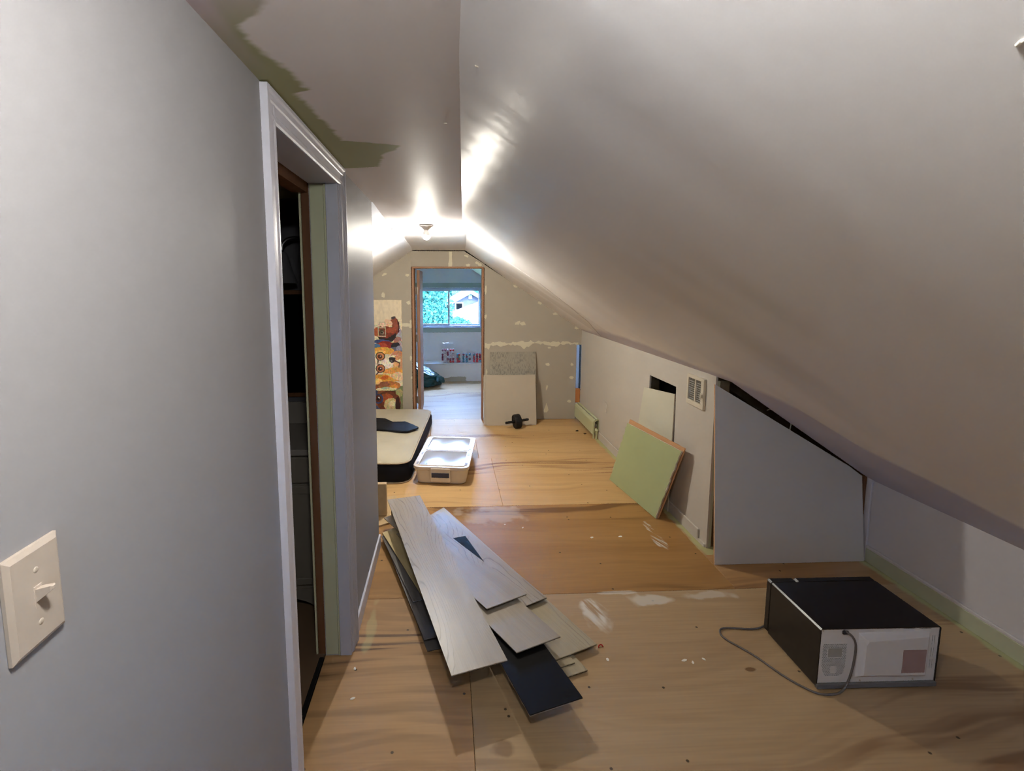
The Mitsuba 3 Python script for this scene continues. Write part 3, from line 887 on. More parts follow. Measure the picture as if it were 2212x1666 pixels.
k = thing('air_register', 'small cream metal air vent with a lever on the knee wall', 'vent')
ry0, ry1, rz0, rz1 = 3.036, 3.258, .886, 1.090
fx = XK - .018
part(k, 'frame', cat(*[box(fx, XK, a, b, c, d, .002) for a, b, c, d in ((ry0, ry1, rz0, rz0 + .032), (ry0, ry1, rz1 - .022, rz1), (ry0, ry0 + .036, rz0 + .032, rz1 - .022), (ry1 - .020, ry1, rz0 + .032, rz1 - .022), (3.140, 3.152, rz0 + .032, rz1 - .022))]), 'register_metal')
part(k, 'damper', box(XK - .005, XK - .001, ry0 + .03, ry1 - .015, rz0 + .03, rz1 - .02), 'register_dark')
for i in range(9):
    z = rz0 + .042 + i * .0145
    part(k, 'slat', box(XK - .013, XK - .0055, ry0 + .037, ry1 - .021, z, z + .0035), 'label_gray' if True else '')
part(k, 'lever', cat(box(fx - .012, fx, 3.046, 3.052, .965, .985, .001), box(fx - .014, fx - .009, 3.044, 3.054, .955, 1.0, .002)), 'register_metal')

k = thing('wall_plate', 'small painted blank outlet plate low on the knee wall before the heater', 'wall plate')
put(k, hull([(XK - .0005 - dx, 4.99 + sy * (.035 - i), .405 + sz * (.056 - i)) for dx, i in ((0, 0), (.003, 0), (.006, .005)) for sy in (-1, 1) for sz in (-1, 1)]), 'paint_kneewall')

k = thing('baseboard_heater', 'pale green baseboard heater at the far end of the knee wall', 'heater')
hy0, hy1 = 5.205, 5.985
sec = [(XK - .002, .215), (XK - .018, .222), (XK - .034, .216), (XK - .034, .2125), (XK - .018, .2185), (XK - .004, .2115), (XK - .004, .02), (XK - .002, .02)]
part(k, 'back_plate', poly_xz(sec, hy0, hy1), 'heater_green')
front = [(XK - .066, .045), (XK - .069, .045), (XK - .069, .182), (XK - .060, .203), (XK - .044, .213), (XK - .043, .2105), (XK - .058, .2005), (XK - .066, .181)]
part(k, 'front_cover', poly_xz(front, hy0, hy1), 'heater_green')
part(k, 'damper', poly_xz([(XK - .045, .207), (XK - .036, .212), (XK - .036, .209), (XK - .044, .204)], hy0 + .02, hy1 - .02), 'microwave_lip')
part(k, 'end_bracket', poly_xz([(XK - .068, .002), (XK - .05, .002), (XK - .05, .185), (XK - .02, .205), (XK - .003, .205), (XK - .003, .215), (XK - .025, .218), (XK - .058, .203), (XK - .068, .18)], hy0 - .003, hy0 - .0005), 'heater_green')
for i in range(26):
    part(k, 'fin', box(XK - .058, XK - .010, hy0 + .04 + i * .028, hy0 + .041 + i * .028, .075, .150), 'label_gray')
part(k, 'copper_pipe', tube([(XK - .034, hy0 - .0, .11), (XK - .034, hy1 - .02, .11)], .010, 10), 'orange_wood', True)
part(k, 'pipe_elbow', cat(tube(spline([(XK - .034, hy0 + .0, .11), (XK - .034, hy0 - .025, .105), (XK - .034, hy0 - .03, .07), (XK - .034, hy0 - .03, .0)], 16), .011, 10), trimesh.creation.icosphere(2, .019).apply_translation([XK - .034, hy0 - .028, .10])), 'heater_green', True)

# ------------------------------------------------------------------ boards and wheel by the end wall


def lean_board(x0, x1, yb, yt, h, t, m, key, name='panel', torn_seed=None):
    c = np.array([(x0, yb, .001), (x1, yb, .001), (x1, yt, h), (x0, yt, h)])
    n = np.cross(c[1] - c[0], c[3] - c[0])
    n /= np.linalg.norm(n)
    if n[1] > 0:
        n = -n
    part(key, 'face_paper', hull(np.vstack([c, c - n * .0012])), m)
    part(key, 'core', hull(np.vstack([c - n * .0013, c - n * t])), 'gypsum')


k = thing('cement_board', 'taller grey mottled board leaning on the end wall behind the beige boards', 'board')
lean_board(.525, 1.092, 5.835, 5.982, .868, .0125, 'board_gray', k)
k = thing('drywall_board', 'beige drywall board leaning right of the doorway, partly hidden behind the front board', 'drywall board')
lean_board(.437, 1.075, 5.790, 5.905, .595, .0125, 'board_beige', k)
k = thing('drywall_board', 'front beige drywall board leaning right of the doorway behind the exercise wheel', 'drywall board')
lean_board(.463, 1.072, 5.755, 5.872, .592, .0125, 'board_beige', k)

k = thing('ab_wheel', 'black exercise ab wheel with two handles on the floor before the leaning boards', 'exercise wheel')
awT = T().translate([.818, 5.643, .0835]).rotate([0, 0, 1], 12).rotate([0, 1, 0], -5)
rp = [(.022, -.036), (.060, -.036), (.068, -.040), (.078, -.038), (.0835, -.030), (.0835, -.006), (.081, -.004), (.081, .004), (.0835, .006), (.0835, .030), (.078, .038), (.068, .040), (.060, .036), (.022, .036)]
m = lathe(rp + [rp[0]], 40)
m.apply_transform(trimesh.transformations.rotation_matrix(math.pi / 2, [0, 1, 0]))
m.fix_normals()
part(k, 'wheel', m, 'rubber', 30, to_world=awT)
for s in (-1, 1):
    part(k, 'handle', tube([(s * .026, 0, 0), (s * .05, 0, 0), (s * .06, 0, 0), (s * .138, 0, 0), (s * .146, 0, 0)], [.0135, .0135, .0145, .0150, .0110], 14), 'black_plastic', 40, to_world=awT)

# ------------------------------------------------------------------ painted canvas of dogs
k = thing('canvas_painting', 'tall narrow canvas print of three colourful dogs wearing glasses, leaning on the end wall', 'painting')
CW, CH = .338, 1.51
cx0, cyf = -.892, 5.958
NX, NZ = 110, 480
uu, vv = np.meshgrid(np.linspace(0, 1, NX), np.linspace(0, 1, NZ))
X_, Y_ = uu * 368.0, vv * (CH / .000923)
col = np.empty((NZ, NX, 3))
col[:] = L(.86, .80, .69)
wob = (meshkit.fbm(np.dstack([X_ / 40, Y_ / 40, 0 * X_]), 3, 2) - .5)
wx, wy = X_ + 26 * wob, Y_ + 26 * (meshkit.fbm(np.dstack([X_ / 40, Y_ / 40, 0 * X_ + 5]), 3, 4) - .5)


def ell(cx, cy, rx, ry, c, ang=0, ring=None, soft=True):
    x, y = (wx, wy) if soft else (X_, Y_)
    a = math.radians(ang)
    dx, dy = x - cx, y - cy
    p, q = dx * math.cos(a) + dy * math.sin(a), -dx * math.sin(a) + dy * math.cos(a)
    d = np.sqrt((p / rx) ** 2 + (q / ry) ** 2)
    msk = d < 1 if ring is None else (d < 1) & (d > 1 - ring)
    col[msk] = L(*c)


def pgn(pts, c):
    import shapely
    col[shapely.contains_xy(sg.Polygon(pts), wx, wy)] = L(*c)


# top dog
ell(330, 470, 46, 115, (.62, .62, .64)); ell(312, 560, 55, 75, (.62, .42, .38)); ell(340, 600, 30, 60, (.66, .60, .60))
pgn([(14, 350), (120, 290), (225, 240), (255, 215), (300, 232), (338, 300), (334, 400), (290, 440), (150, 390), (14, 400)], (.86, .77, .66))
pgn([(215, 260), (275, 235), (310, 250), (338, 310), (332, 400), (300, 440), (240, 410), (230, 330)], (.52, .27, .20))
pgn([(300, 245), (338, 300), (336, 420), (312, 430), (318, 330)], (.28, .15, .13))
ell(262, 232, 28, 18, (.26, .23, .24))
ell(190, 300, 50, 50, (.84, .70, .58), 30)
ell(150, 425, 165, 78, (.46, .19, .13)); ell(225, 400, 70, 40, (.58, .28, .18)); ell(40, 420, 40, 60, (.62, .33, .20))
pgn([(50, 485), (180, 500), (288, 430), (292, 500), (230, 548), (60, 515)], (.17, .14, .13))
ell(105, 425, 38, 48, (.30, .24, .18)); ell(115, 430, 22, 24, (.55, .50, .44)); ell(108, 428, 13, 15, (.12, .09, .08))
for q in (0, 1):
    x0, x1, y0, y1 = (52, 158, 358, 482) if q == 0 else (70, 150, 284, 330)
    msk = (X_ > x0) & (X_ < x1) & (Y_ > y0) & (Y_ < y1) & ~((X_ > x0 + 11) & (X_ < x1 - 11) & (Y_ > y0 + 11) & (Y_ < y1 - (11 if q == 0 else -9)))
    col[msk] = L(.72, .68, .58)
# scarf and wash
ell(90, 545, 125, 24, (.24, .28, .45)); ell(150, 595, 140, 52, (.48, .15, .12)); ell(110, 600, 60, 36, (.62, .25, .18)); ell(280, 605, 62, 46, (.14, .13, .15)); ell(28, 608, 42, 36, (.30, .45, .58)); ell(90, 640, 60, 22, (.30, .26, .38))
ell(265, 662, 125, 38, (.36, .38, .45)); ell(330, 640, 50, 30, (.52, .54, .60))
# middle dog
ell(100, 672, 160, 52, (.84, .62, .28)); ell(70, 690, 80, 30, (.90, .72, .42)); ell(312, 760, 95, 90, (.72, .50, .36)); ell(330, 850, 60, 120, (.78, .58, .44))
pgn([(0, 700), (120, 770), (230, 735), (312, 720), (344, 800), (330, 880), (285, 922), (150, 985), (0, 985)], (.91, .85, .74))
ell(160, 850, 70, 60, (.95, .91, .84)); ell(290, 870, 50, 55, (.86, .66, .46)); ell(300, 760, 36, 34, (.80, .56, .40))
ell(232, 792, 46, 36, (.20, .17, .17)); ell(222, 800, 16, 9, (.45, .42, .42)); pgn([(265, 790), (340, 830), (330, 900), (318, 900), (322, 840), (262, 812)], (.28, .18, .14))
ell(252, 985, 150, 95, (.84, .60, .30)); ell(310, 1010, 80, 55, (.93, .80, .62)); ell(150, 1000, 90, 30, (.90, .78, .58))
for cy in (742, 905):
    ell(78, cy, 56, 54, (.72, .48, .34), soft=False); ell(72, cy + 4, 30, 28, (.30, .17, .12), soft=False); ell(80, cy - 2, 9, 8, (.85, .8, .75), soft=False)
    ell(78, cy, 62, 58, (.16, .11, .10), ring=.17, soft=False)
pgn([(30, 795), (52, 795), (60, 850), (48, 855)], (.16, .11, .10)); pgn([(10, 990), (40, 955), (52, 965), (20, 1000)], (.16, .11, .10))
ell(70, 1045, 150, 62, (.84, .58, .24)); ell(130, 1030, 50, 26, (.80, .40, .18)); ell(40, 1080, 60, 40, (.93, .76, .48))
# bottom dog
msk = (wy > 1100 + .18 * np.abs(wx - 140))
col[msk & (wx > 150)] = L(.46, .46, .32)
col[msk & (wx <= 150)] = L(.50, .30, .20)
ell(190, 1135, 145, 58, (.68, .42, .22)); ell(120, 1120, 70, 36, (.56, .34, .24)); ell(250, 1150, 45, 32, (.82, .55, .26)); ell(150, 1182, 140, 24, (.88, .84, .66)); ell(140, 1172, 60, 16, (.66, .72, .62))
ell(210, 1262, 150, 52, (.30, .18, .12)); ell(320, 1240, 50, 60, (.62, .60, .40)); ell(180, 1360, 158, 140, (.40, .20, .12)); ell(150, 1300, 80, 60, (.60, .30, .16))
ell(215, 1395, 105, 85, (.82, .73, .52)); ell(230, 1380, 50, 40, (.90, .84, .70)); ell(300, 1400, 30, 110, (.22, .12, .09))
pgn([(0, 1180), (40, 1195), (30, 1260), (0, 1260)], (.20, .24, .36))
ell(40, 1312, 66, 68, (.20, .25, .38), soft=False); ell(40, 1312, 46, 50, (.34, .17, .12), soft=False); ell(48, 1300, 12, 14, (.88, .84, .80), soft=False); ell(34, 1318, 18, 20, (.10, .07, .07), soft=False)
pgn([(0, 1390), (60, 1440), (60, 1640), (0, 1640)], (.28, .30, .40))
col[(Y_ > 1480)] = col[(Y_ > 1480)] * .6 + np.array(L(.5, .35, .2)) * .4
col *= (1 + .22 * (meshkit.fbm(np.dstack([X_ / 26, Y_ / 40, 0 * X_]), 2, 9) - .5))[..., None] * np.where((Y_ < 200)[..., None], 1.0, 1.0)
br = np.dstack([meshkit.fbm(np.dstack([X_ / 15 + 31 * c, Y_ / 24, 0 * X_ + wob * 3]), 2, 20 + c) - .5 for c in range(3)])
dot = (meshkit.noise(np.dstack([X_ / 11, Y_ / 11, 0 * X_]), 33) - .5)
paintmask = ((Y_ > 330 - 90 * (X_ / 368)) * 1.0)[..., None]
col = np.clip(col * (1 + paintmask * (.75 * br + .35 * dot[..., None])), 0, 1)
cv = np.column_stack([(cx0 + uu * CW).ravel(), np.full(NX * NZ, cyf), (CH * (1 - vv)).ravel()])
cv[:, 1] += .010 * (CH - cv[:, 2]) * -1 + .015
ii = np.arange(NX * NZ).reshape(NZ, NX)
cf = np.vstack([np.column_stack([ii[:-1, :-1].ravel(), ii[1:, :-1].ravel(), ii[1:, 1:].ravel()]), np.column_stack([ii[:-1, :-1].ravel(), ii[1:, 1:].ravel(), ii[:-1, 1:].ravel()])])
part(k, 'canvas', trimesh.Trimesh(cv, cf, process=False), 'canvas_print', False, color=np.clip(col.reshape(-1, 3), 0, 1))
yb0, yt0 = cyf + .015 - .010 * CH, cyf + .015
part(k, 'stretcher', hull([(x, y + d, z) for x in (cx0, cx0 + CW) for y, z in ((yb0 + .0006, 0), (yt0 + .0006, CH)) for d in (0, .024)]), 'canvas_edge')

# ------------------------------------------------------------------ mattress, cloth, bin


def layered(rings, cap=True):
    """closed mesh through horizontal rings of equal point count"""
    n = len(rings[0])
    v = np.vstack(rings + [rings[0].mean(0)[None], rings[-1].mean(0)[None]])
    f = []
    for i in range(len(rings) - 1):
        for j in range(n):
            q = (j + 1) % n
            f += [(i * n + j, i * n + q, (i + 1) * n + q), (i * n + j, (i + 1) * n + q, (i + 1) * n + j)]
    m = len(rings)
    for j in range(n):
        q = (j + 1) % n
        f += [(m * n, q, j), (m * n + 1, (m - 1) * n + j, (m - 1) * n + q)]
    return trimesh.Trimesh(v, f, process=False)


def ring(poly, off, z, n=120):
    p = poly.buffer(off, quad_segs=12) if off else poly
    p = p.exterior
    q = np.array([p.interpolate(t, normalized=True).coords[0] for t in np.arange(n) / n])
    return np.column_stack([q, np.full(n, z)])


mpoly = sg.Polygon([(-1.45, 4.13), (-.335, 4.05), (-.195, 5.86), (-1.42, 5.93)]).buffer(-.12).buffer(.12, quad_segs=10)
k = thing('mattress', 'mattress with cream top and black sides lying left of the storage bin', 'mattress')
part(k, 'border', layered([ring(mpoly, -.02, .004), ring(mpoly, .0, .010), ring(mpoly, .012, .05), ring(mpoly, .012, .13), ring(mpoly, .0, .176)]), 'mattress_side', 40, label='black fabric side')
top = layered([ring(mpoly, -.010, .176), ring(mpoly, -.004, .183), ring(mpoly, -.03, .191), ring(mpoly, -.10, .197), ring(mpoly, -.25, .199), ring(mpoly, -.35, .199)])
tv = top.vertices.copy()
tv[:, 2] += np.where(tv[:, 2] > .185, .006 * (meshkit.fbm(tv * [3, 3, 0] + 2, 3, 6) - .5), 0)
top.vertices = tv
part(k, 'top_panel', top, 'mattress_top', 50, label='cream fabric top')
for z, o in ((.178, .002), (.008, .004)):
    r = ring(mpoly, o, z)
    part(k, 'piping', tube(np.vstack([r, r[:1]]), .006, 6), 'mattress_piping', True)
k = thing('cloth', 'black cloth strip lying across the cream mattress top', 'cloth')
cp_ = sg.Polygon([(-1.15, 5.40), (-.77, 5.36), (-.70, 5.345), (-.60, 5.215), (-.53, 5.20), (-.46, 5.205), (-.38, 5.10), (-.305, 4.985), (-.315, 4.95), (-.41, 4.838), (-.50, 4.855), (-.62, 4.91), (-.716, 4.935), (-1.15, 4.98)])
m = extr(cp_.buffer(.01).buffer(-.01), .012, .2085)
m = m.subdivide_to_size(.05)
vv_ = m.vertices.copy()
vv_[:, 2] += .012 * (meshkit.fbm(vv_ * [6, 9, 0], 2, 3) - .3)
m.vertices = vv_
put(k, m, 'cloth_black', 40)

k = thing('storage_bin', 'low clear plastic storage bin with hinged lid on the plywood beside the mattress', 'storage bin')
bT = T().translate([-.012, 4.425, 0]).rotate([0, 0, 1], -7.5)
bw, bd = .480, .845
body = layered([ring(rounded(bw - .075, bd - .075, .05), 0, .004), ring(rounded(bw - .060, bd - .060, .055), 0, .010), ring(rounded(bw - .035, bd - .035, .06), 0, .118), ring(rounded(bw - .02, bd - .02, .06), 0, .124), ring(rounded(bw - .02, bd - .02, .06), 0, .134)])
part(k, 'body', body, 'bin_plastic', 35, to_world=bT)
lidp = rounded(bw, bd, .06)
win = [sg.box(-bw / 2 + .055, .025, bw / 2 - .055, bd / 2 - .055).buffer(.012), sg.box(-bw / 2 + .055, -bd / 2 + .055, bw / 2 - .055, -.025).buffer(.012)]
import shapely
lm = cat(extr(lidp.difference(lidp.buffer(-.006)), .024, .1345), extr(lidp.difference(shapely.union_all(win)), .007, .151))
lid = part(k, 'lid', lm, 'bin_plastic', to_world=bT)
for wpoly in win:
    mm = extr(wpoly.buffer(.002), .003, .149).subdivide_to_size(.03)
    vq = mm.vertices.copy()
    vq[:, 2] += .0022 * np.sin(vq[:, 0] * 26) * np.cos(vq[:, 1] * 8) + .004 * ((vq[:, 1] - wpoly.centroid.y) / .15) ** 2
    mm.vertices = vq
    part(lid, 'window', mm, 'bin_clear', 40, to_world=bT)
    part(lid, 'rim', extr(wpoly.buffer(.004).difference(wpoly.buffer(-.004)), .004, .1585), 'bin_plastic', to_world=bT)
for s in (-1, 1):
    yf = s * (bd / 2 - .006)
    part(k, 'handle_plate', box(-.085, .085, min(yf, yf + s * .012), max(yf, yf + s * .012), .03, .150, .005), 'bin_plastic', to_world=bT)
    part(k, 'latch', box(-.075, .075, min(yf + s * .0122, yf + s * .016), max(yf + s * .0122, yf + s * .016), .070, .112, .003), 'bin_latch', to_world=bT, label='dark rectangular grip opening')
for x in (-bw / 2 + .03, bw / 2 - .03):
    for y in (-.33, -.08, .08, .33):
        part(lid, 'hinge_pad', box(x - .012, x + .012, y - .03, y + .03, .1582, .161, .002), 'bin_clear', to_world=bT)

# ------------------------------------------------------------------ the heap of vinyl planks
planks = [
    # far-left, far-right, near-right, near-left, face, flipped, label
    ([(-.432, 3.150, .0085), (-.226, 3.172, .0085), (.111, 2.159, .0085), (-.101, 2.103, .0085)], 'vinyl_face_shaded', 'lowest grey plank at the left of the heap, its end on the floor'),
    ([(-.436, 3.140, .0165), (-.230, 3.160, .0165), (.086, 2.222, .0165), (-.122, 2.172, .0165)], 'vinyl_face_shaded', 'second grey plank from the bottom in the stack by the left wall'),
    ([(-.438, 3.130, .0245), (-.232, 3.150, .0245), (.088, 2.216, .0245), (-.120, 2.166, .0245)], 'vinyl_face_shaded', 'third grey plank from the bottom in the stack by the left wall'),
    ([(-.442, 3.122, .0335), (-.236, 3.142, .0335), (.092, 2.200, .0335), (-.118, 2.146, .0335)], 'vinyl_face_shaded', 'grey plank with a square end sticking out on the left of the heap'),
    ([(-.444, 3.100, .0440), (-.240, 3.130, .0440), (.010, 2.480, .0440), (-.190, 2.410, .0440)], 'vinyl_face_shaded', 'grey plank near the top of the stack against the left wall'),
    ([(-.180, 3.20, .0135), (.020, 3.30, .0135), (.608, 1.951, .0125), (.394, 1.882, .0125)], 'vinyl_face_pale', 'pale plank at the bottom right, its corner beside the black plank'),
    ([(-.150, 3.10, .0210), (.040, 3.20, .0210), (.562, 1.989, .0195), (.362, 1.924, .0195)], 'vinyl_face_pale', 'short pale plank with a torn corner lying on the bottom right plank'),
    ([(-.215, 3.300, .0345), (-.035, 3.520, .0345), (.690, 2.085, .0275), (.478, 1.999, .0275)], 'vinyl_face_pale', 'rightmost pale plank reaching out over the plywood'),
    ([(-.225, 3.300, .0460), (-.033, 3.420, .0460), (.518, 2.404, .0500), (.300, 2.292, .0500)], 'vinyl_face', 'grey plank second from the right edge of the heap'),
    ([(-.440, 3.120, .0560), (-.270, 3.260, .0560), (.035, 2.560, .0560), (-.135, 2.420, .0560)], 'vinyl_kraft', 'plank with a yellowish edge showing at the left wall end'),
    ([(-.095, 2.973, .0660), (.109, 3.033, .0660), (.517, 1.710, .1050), (.299, 1.642, .1050)], 'flip', 'upside-down black plank pointing at the camera'),
    ([(-.340, 3.060, .0790), (-.150, 3.250, .0790), (.503, 2.031, .1150), (.292, 1.942, .1150)], 'vinyl_face', 'third plank from the top, resting over the black plank'),
    ([(-.446, 3.250, .0960), (-.262, 3.400, .0960), (.396, 2.326, .1260), (.184, 2.220, .1260)], 'vinyl_face', 'second plank from the top, just right of the topmost one'),
    ([(-.430, 3.335, .1880), (-.205, 3.395, .1880), (.240, 1.850, .1580), (.008, 1.779, .1580)], 'vinyl_face', 'topmost long wood-grain plank of the heap'),
]
for i, (c, m, lab) in enumerate(planks):
    k = thing('vinyl_plank', lab, 'floor plank', 'vinyl planks heaped by the left wall')
    flip = m == 'flip'
    a, uva = slab(c, .0042)
    b, uvb = slab(c, .0020, .0043)
    off = np.array([i * 2.37, i * 1.71])
    if flip:
        part(k, 'backing', a, 'vinyl_back', label='black underside facing up')
        part(k, 'face', b, 'vinyl_face', uv=uvb + off)
    else:
        part(k, 'face', a, m, uv=uva + off)
        part(k, 'backing', b, 'vinyl_back')
extra = [
    ([(-.600, 3.72, .012), (-.425, 3.80, .012), (-.29, 3.42, .012), (-.50, 3.30, .012)], .012, 'block_wood', 'wood_offcut', 'flat wooden offcut behind the far end of the plank heap', 'wood offcut'),
]
for c, t, m, nm, lab, ct in extra:
    k = thing(nm, lab, ct)
    put(k, slab(c, t)[0], m)
k = thing('wood_offcut', 'upright light wood block at the wall end behind the plank heap', 'wood offcut')
put(k, box(-.56, -.452, 3.45, 3.49, .0125, .255, .003), 'block_wood')
k = thing('wood_offcut', 'short wood block propping up the far end of the topmost plank', 'wood offcut')
put(k, rot_z(box(-.40, -.24, 3.27, 3.31, .1030, .1775, .003), 8, (-.32, 3.29, 0)), 'block_wood')

# small litter on the plywood
for x, y, s, a in ((1.067, 1.999, .014, 20), (1.100, 1.985, .010, 80), (1.160, 2.003, .009, 130), (.965, 3.094, .013, 40), (1.162, 3.098, .016, 10), (.52, 3.25, .010, 60), (.40, 3.3, .009, 15), (.72, 2.02, .012, 70), (-.40, 1.86, .012, 30), (-.42, 2.02, .010, 100)):
    k = thing('paint_chip', 'small white paint chip lying on the plywood floor', 'paint chip', 'white paint chips scattered on the plywood')
    pt = np.array([(math.cos(t) * s * q, math.sin(t) * s * .6 * q, z) for t, q in zip(np.linspace(0, 5.6, 7), rng.uniform(.7, 1.2, 7)) for z in (0, .0012)])
    m = hull(pt)
    rot_z(m, a)
    m.apply_translation([x, y, .0003])
    put(k, m, 'chip_white')
k = thing('red_scrap', 'tiny red curled scrap beside the rightmost plank corner', 'scrap')
put(k, tube(spline([(.702, 2.092, .003), (.709, 2.104, .007), (.719, 2.106, .006), (.724, 2.097, .0025)], 16), .0026, 6), 'chip_red', True)
for x, y in ((1.50, 5.49), (1.56, 5.37)):
    k = thing('debris', 'small dark crumb on the plywood before the heater', 'debris', 'dark crumbs before the heater')
    m = trimesh.creation.icosphere(1, .012)
    m.apply_scale([1.4, 1, .4])
    m.apply_translation([x, y, .004])
    put(k, m, 'debris_dark')

# ------------------------------------------------------------------ bathroom
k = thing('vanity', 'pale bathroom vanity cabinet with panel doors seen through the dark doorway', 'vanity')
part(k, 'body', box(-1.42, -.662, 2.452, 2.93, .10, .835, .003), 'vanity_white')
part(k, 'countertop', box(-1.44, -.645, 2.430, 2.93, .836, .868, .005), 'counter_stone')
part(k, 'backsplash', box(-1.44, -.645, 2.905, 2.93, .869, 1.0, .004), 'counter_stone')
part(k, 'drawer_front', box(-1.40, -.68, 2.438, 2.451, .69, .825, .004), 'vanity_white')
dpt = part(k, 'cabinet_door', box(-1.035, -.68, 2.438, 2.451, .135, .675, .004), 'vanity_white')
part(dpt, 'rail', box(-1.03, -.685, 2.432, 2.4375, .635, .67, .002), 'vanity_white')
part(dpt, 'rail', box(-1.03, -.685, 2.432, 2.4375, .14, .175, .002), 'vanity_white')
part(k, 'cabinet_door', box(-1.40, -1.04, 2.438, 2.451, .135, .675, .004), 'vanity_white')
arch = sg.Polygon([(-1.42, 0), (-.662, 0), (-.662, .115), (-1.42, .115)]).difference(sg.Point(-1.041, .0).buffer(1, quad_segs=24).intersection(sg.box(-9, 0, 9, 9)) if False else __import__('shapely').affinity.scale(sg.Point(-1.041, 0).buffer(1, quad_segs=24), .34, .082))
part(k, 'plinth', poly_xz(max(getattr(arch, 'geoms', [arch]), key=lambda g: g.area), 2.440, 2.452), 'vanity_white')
k = thing('wall_sconce', 'unlit gooseneck wall lamp with glass shade in the dark bathroom', 'wall lamp')
part(k, 'arm', tube(spline([(-.80, 2.933, 1.86), (-.80, 2.88, 1.93), (-.84, 2.83, 1.955), (-.895, 2.79, 1.93), (-.905, 2.78, 1.88)], 40), .011, 10), 'chrome', True)
part(k, 'shade', lathe([(.016, .0), (.030, -.02), (.050, -.10), (.075, -.17), (.072, -.17), (.047, -.10), (.027, -.02), (.012, 0), (.016, 0)], 24), 'bath_wall', 40, to_world=T().translate([-.905, 2.78, 1.875]))
k = thing('mirror', 'dark bathroom mirror above the vanity', 'mirror')
part(k, 'frame', cat(*frame_rect(-1.40, -.68, 1.03, 1.665, .025, 2.918, 2.934)), 'dark_wood')
part(k, 'glass', box(-1.376, -.704, 2.924, 2.930, 1.054, 1.641), 'glass_dark')

# ------------------------------------------------------------------ things in the far room
k = thing('garbage_bag', 'dark green plastic garbage bag slumped on the far room floor', 'bag')
m = trimesh.creation.icosphere(5, 1.0)
v = m.vertices.copy()
v[:, 2] = np.where(v[:, 2] < -.3, -.3 + (v[:, 2] + .3) * .12, v[:, 2])
cr = 1 + .30 * (meshkit.fbm(v * 2.1 + 3, 4, 11) - .5) + .10 * np.abs(meshkit.fbm(v * 6 + 1, 3, 12) - .5)
v = v * cr[:, None]
fall = np.clip((v[:, 0] + .2) / 1.2, 0, 1)
v[:, 2] = np.where(v[:, 2] > 0, v[:, 2] * (1 - .62 * fall), v[:, 2])
v = v * [.42, .30, .30]
v[:, 2] -= v[:, 2].min()
m.vertices = v + [-.53, 8.16, .002]
part(k, 'sack', m, 'bag_green', 25)
n_ = tube(spline([(-.16, 8.02, .12), (-.12, 8.0, .145), (-.095, 7.99, .13), (-.09, 7.99, .09)], 14), np.linspace(.06, .035, 14), 10)
nv = n_.vertices + .02 * (meshkit.fbm(n_.vertices * 30, 2, 3)[:, None] - .5)
n_.vertices = nv
part(k, 'neck', n_, 'bag_green', 30)

orn = meshkit.write_ply  # noqa: F841
bags = [(-.118, .126, .18, .36, 'tall clear plastic bag of red and white ornaments on the far ledge', ['ornament_red', 'ornament_white', 'ornament_maroon', 'ornament_white'], 'tall leftmost bag'),
        (.146, .234, .14, .19, 'small clear bag of mixed green and red ornaments on the far ledge', ['ornament_green', 'ornament_red', 'ornament_gold', 'ornament_teal'], 'small second bag'),
        (.252, .418, .15, .20, 'wide clear bag of teal and white ornaments on the far ledge', ['ornament_teal', 'ornament_white', 'ornament_teal', 'ornament_maroon'], 'wide third bag'),
        (.438, .600, .15, .20, 'rightmost clear bag of red and teal ornaments on the far ledge', ['ornament_red', 'ornament_red', 'ornament_teal', 'ornament_maroon'], 'rightmost bag')]
ball = meshkit  # placeholder for the shared sphere below
sph = trimesh.creation.icosphere(2, 1.0)
SPH = {m: ply(sph, m, True) for m in ('ornament_red', 'ornament_white', 'ornament_green', 'ornament_teal', 'ornament_gold', 'ornament_maroon')}
for bi, (x0, x1, dp, hh, lab, ms, where) in enumerate(bags):
    k = thing('plastic_bag', lab, 'plastic bag')
    w = x1 - x0
    rp_ = rounded(w, dp, .02, 4)
    fillh = .25 if bi == 0 else .17
    y0 = 8.60
    rings_ = []
    for z, o in ((.003, -.006), (.02, 0), (fillh * .6, .004), (fillh, 0), (hh * .9, -.010), (hh, -.020)):
        q = ring(rp_, o if o else 0, .323 + z, 48)
        q[:, :2] += .006 * (meshkit.noise(np.column_stack([q[:, :2] * 40, np.full(48, z * 30)]), bi)[:, None] - .5)
        q[:, 0] += (x0 + x1) / 2
        q[:, 1] += y0
        rings_.append(q)
    put(k, layered(rings_), 'film_clear', True)
    r = .0205
    nx = max(2, int((w - .012) / (2 * r)))
    for iz in range(int((fillh - .01) / (r * 1.85))):
        for ix in range(nx):
            for iy in range(2):
                o = thing('ornament', 'small shiny ornament ball inside the ' + where + ' on the far ledge', 'ornament', 'ornament balls in the ' + where)
                px = x0 + .008 + r + ix * (w - .016 - 2 * r) / max(1, nx - 1)
                c = ms[int(rng.integers(0, 4))]
                scene[o] = {**SPH[c], 'to_world': T().translate([float(px + rng.uniform(-.0015, .0015)), float(y0 - dp / 2 + .012 + r + iy * .052 + rng.uniform(-.004, .004)), float(.3265 + r + iz * r * 1.96)]).scale(r * .97)}

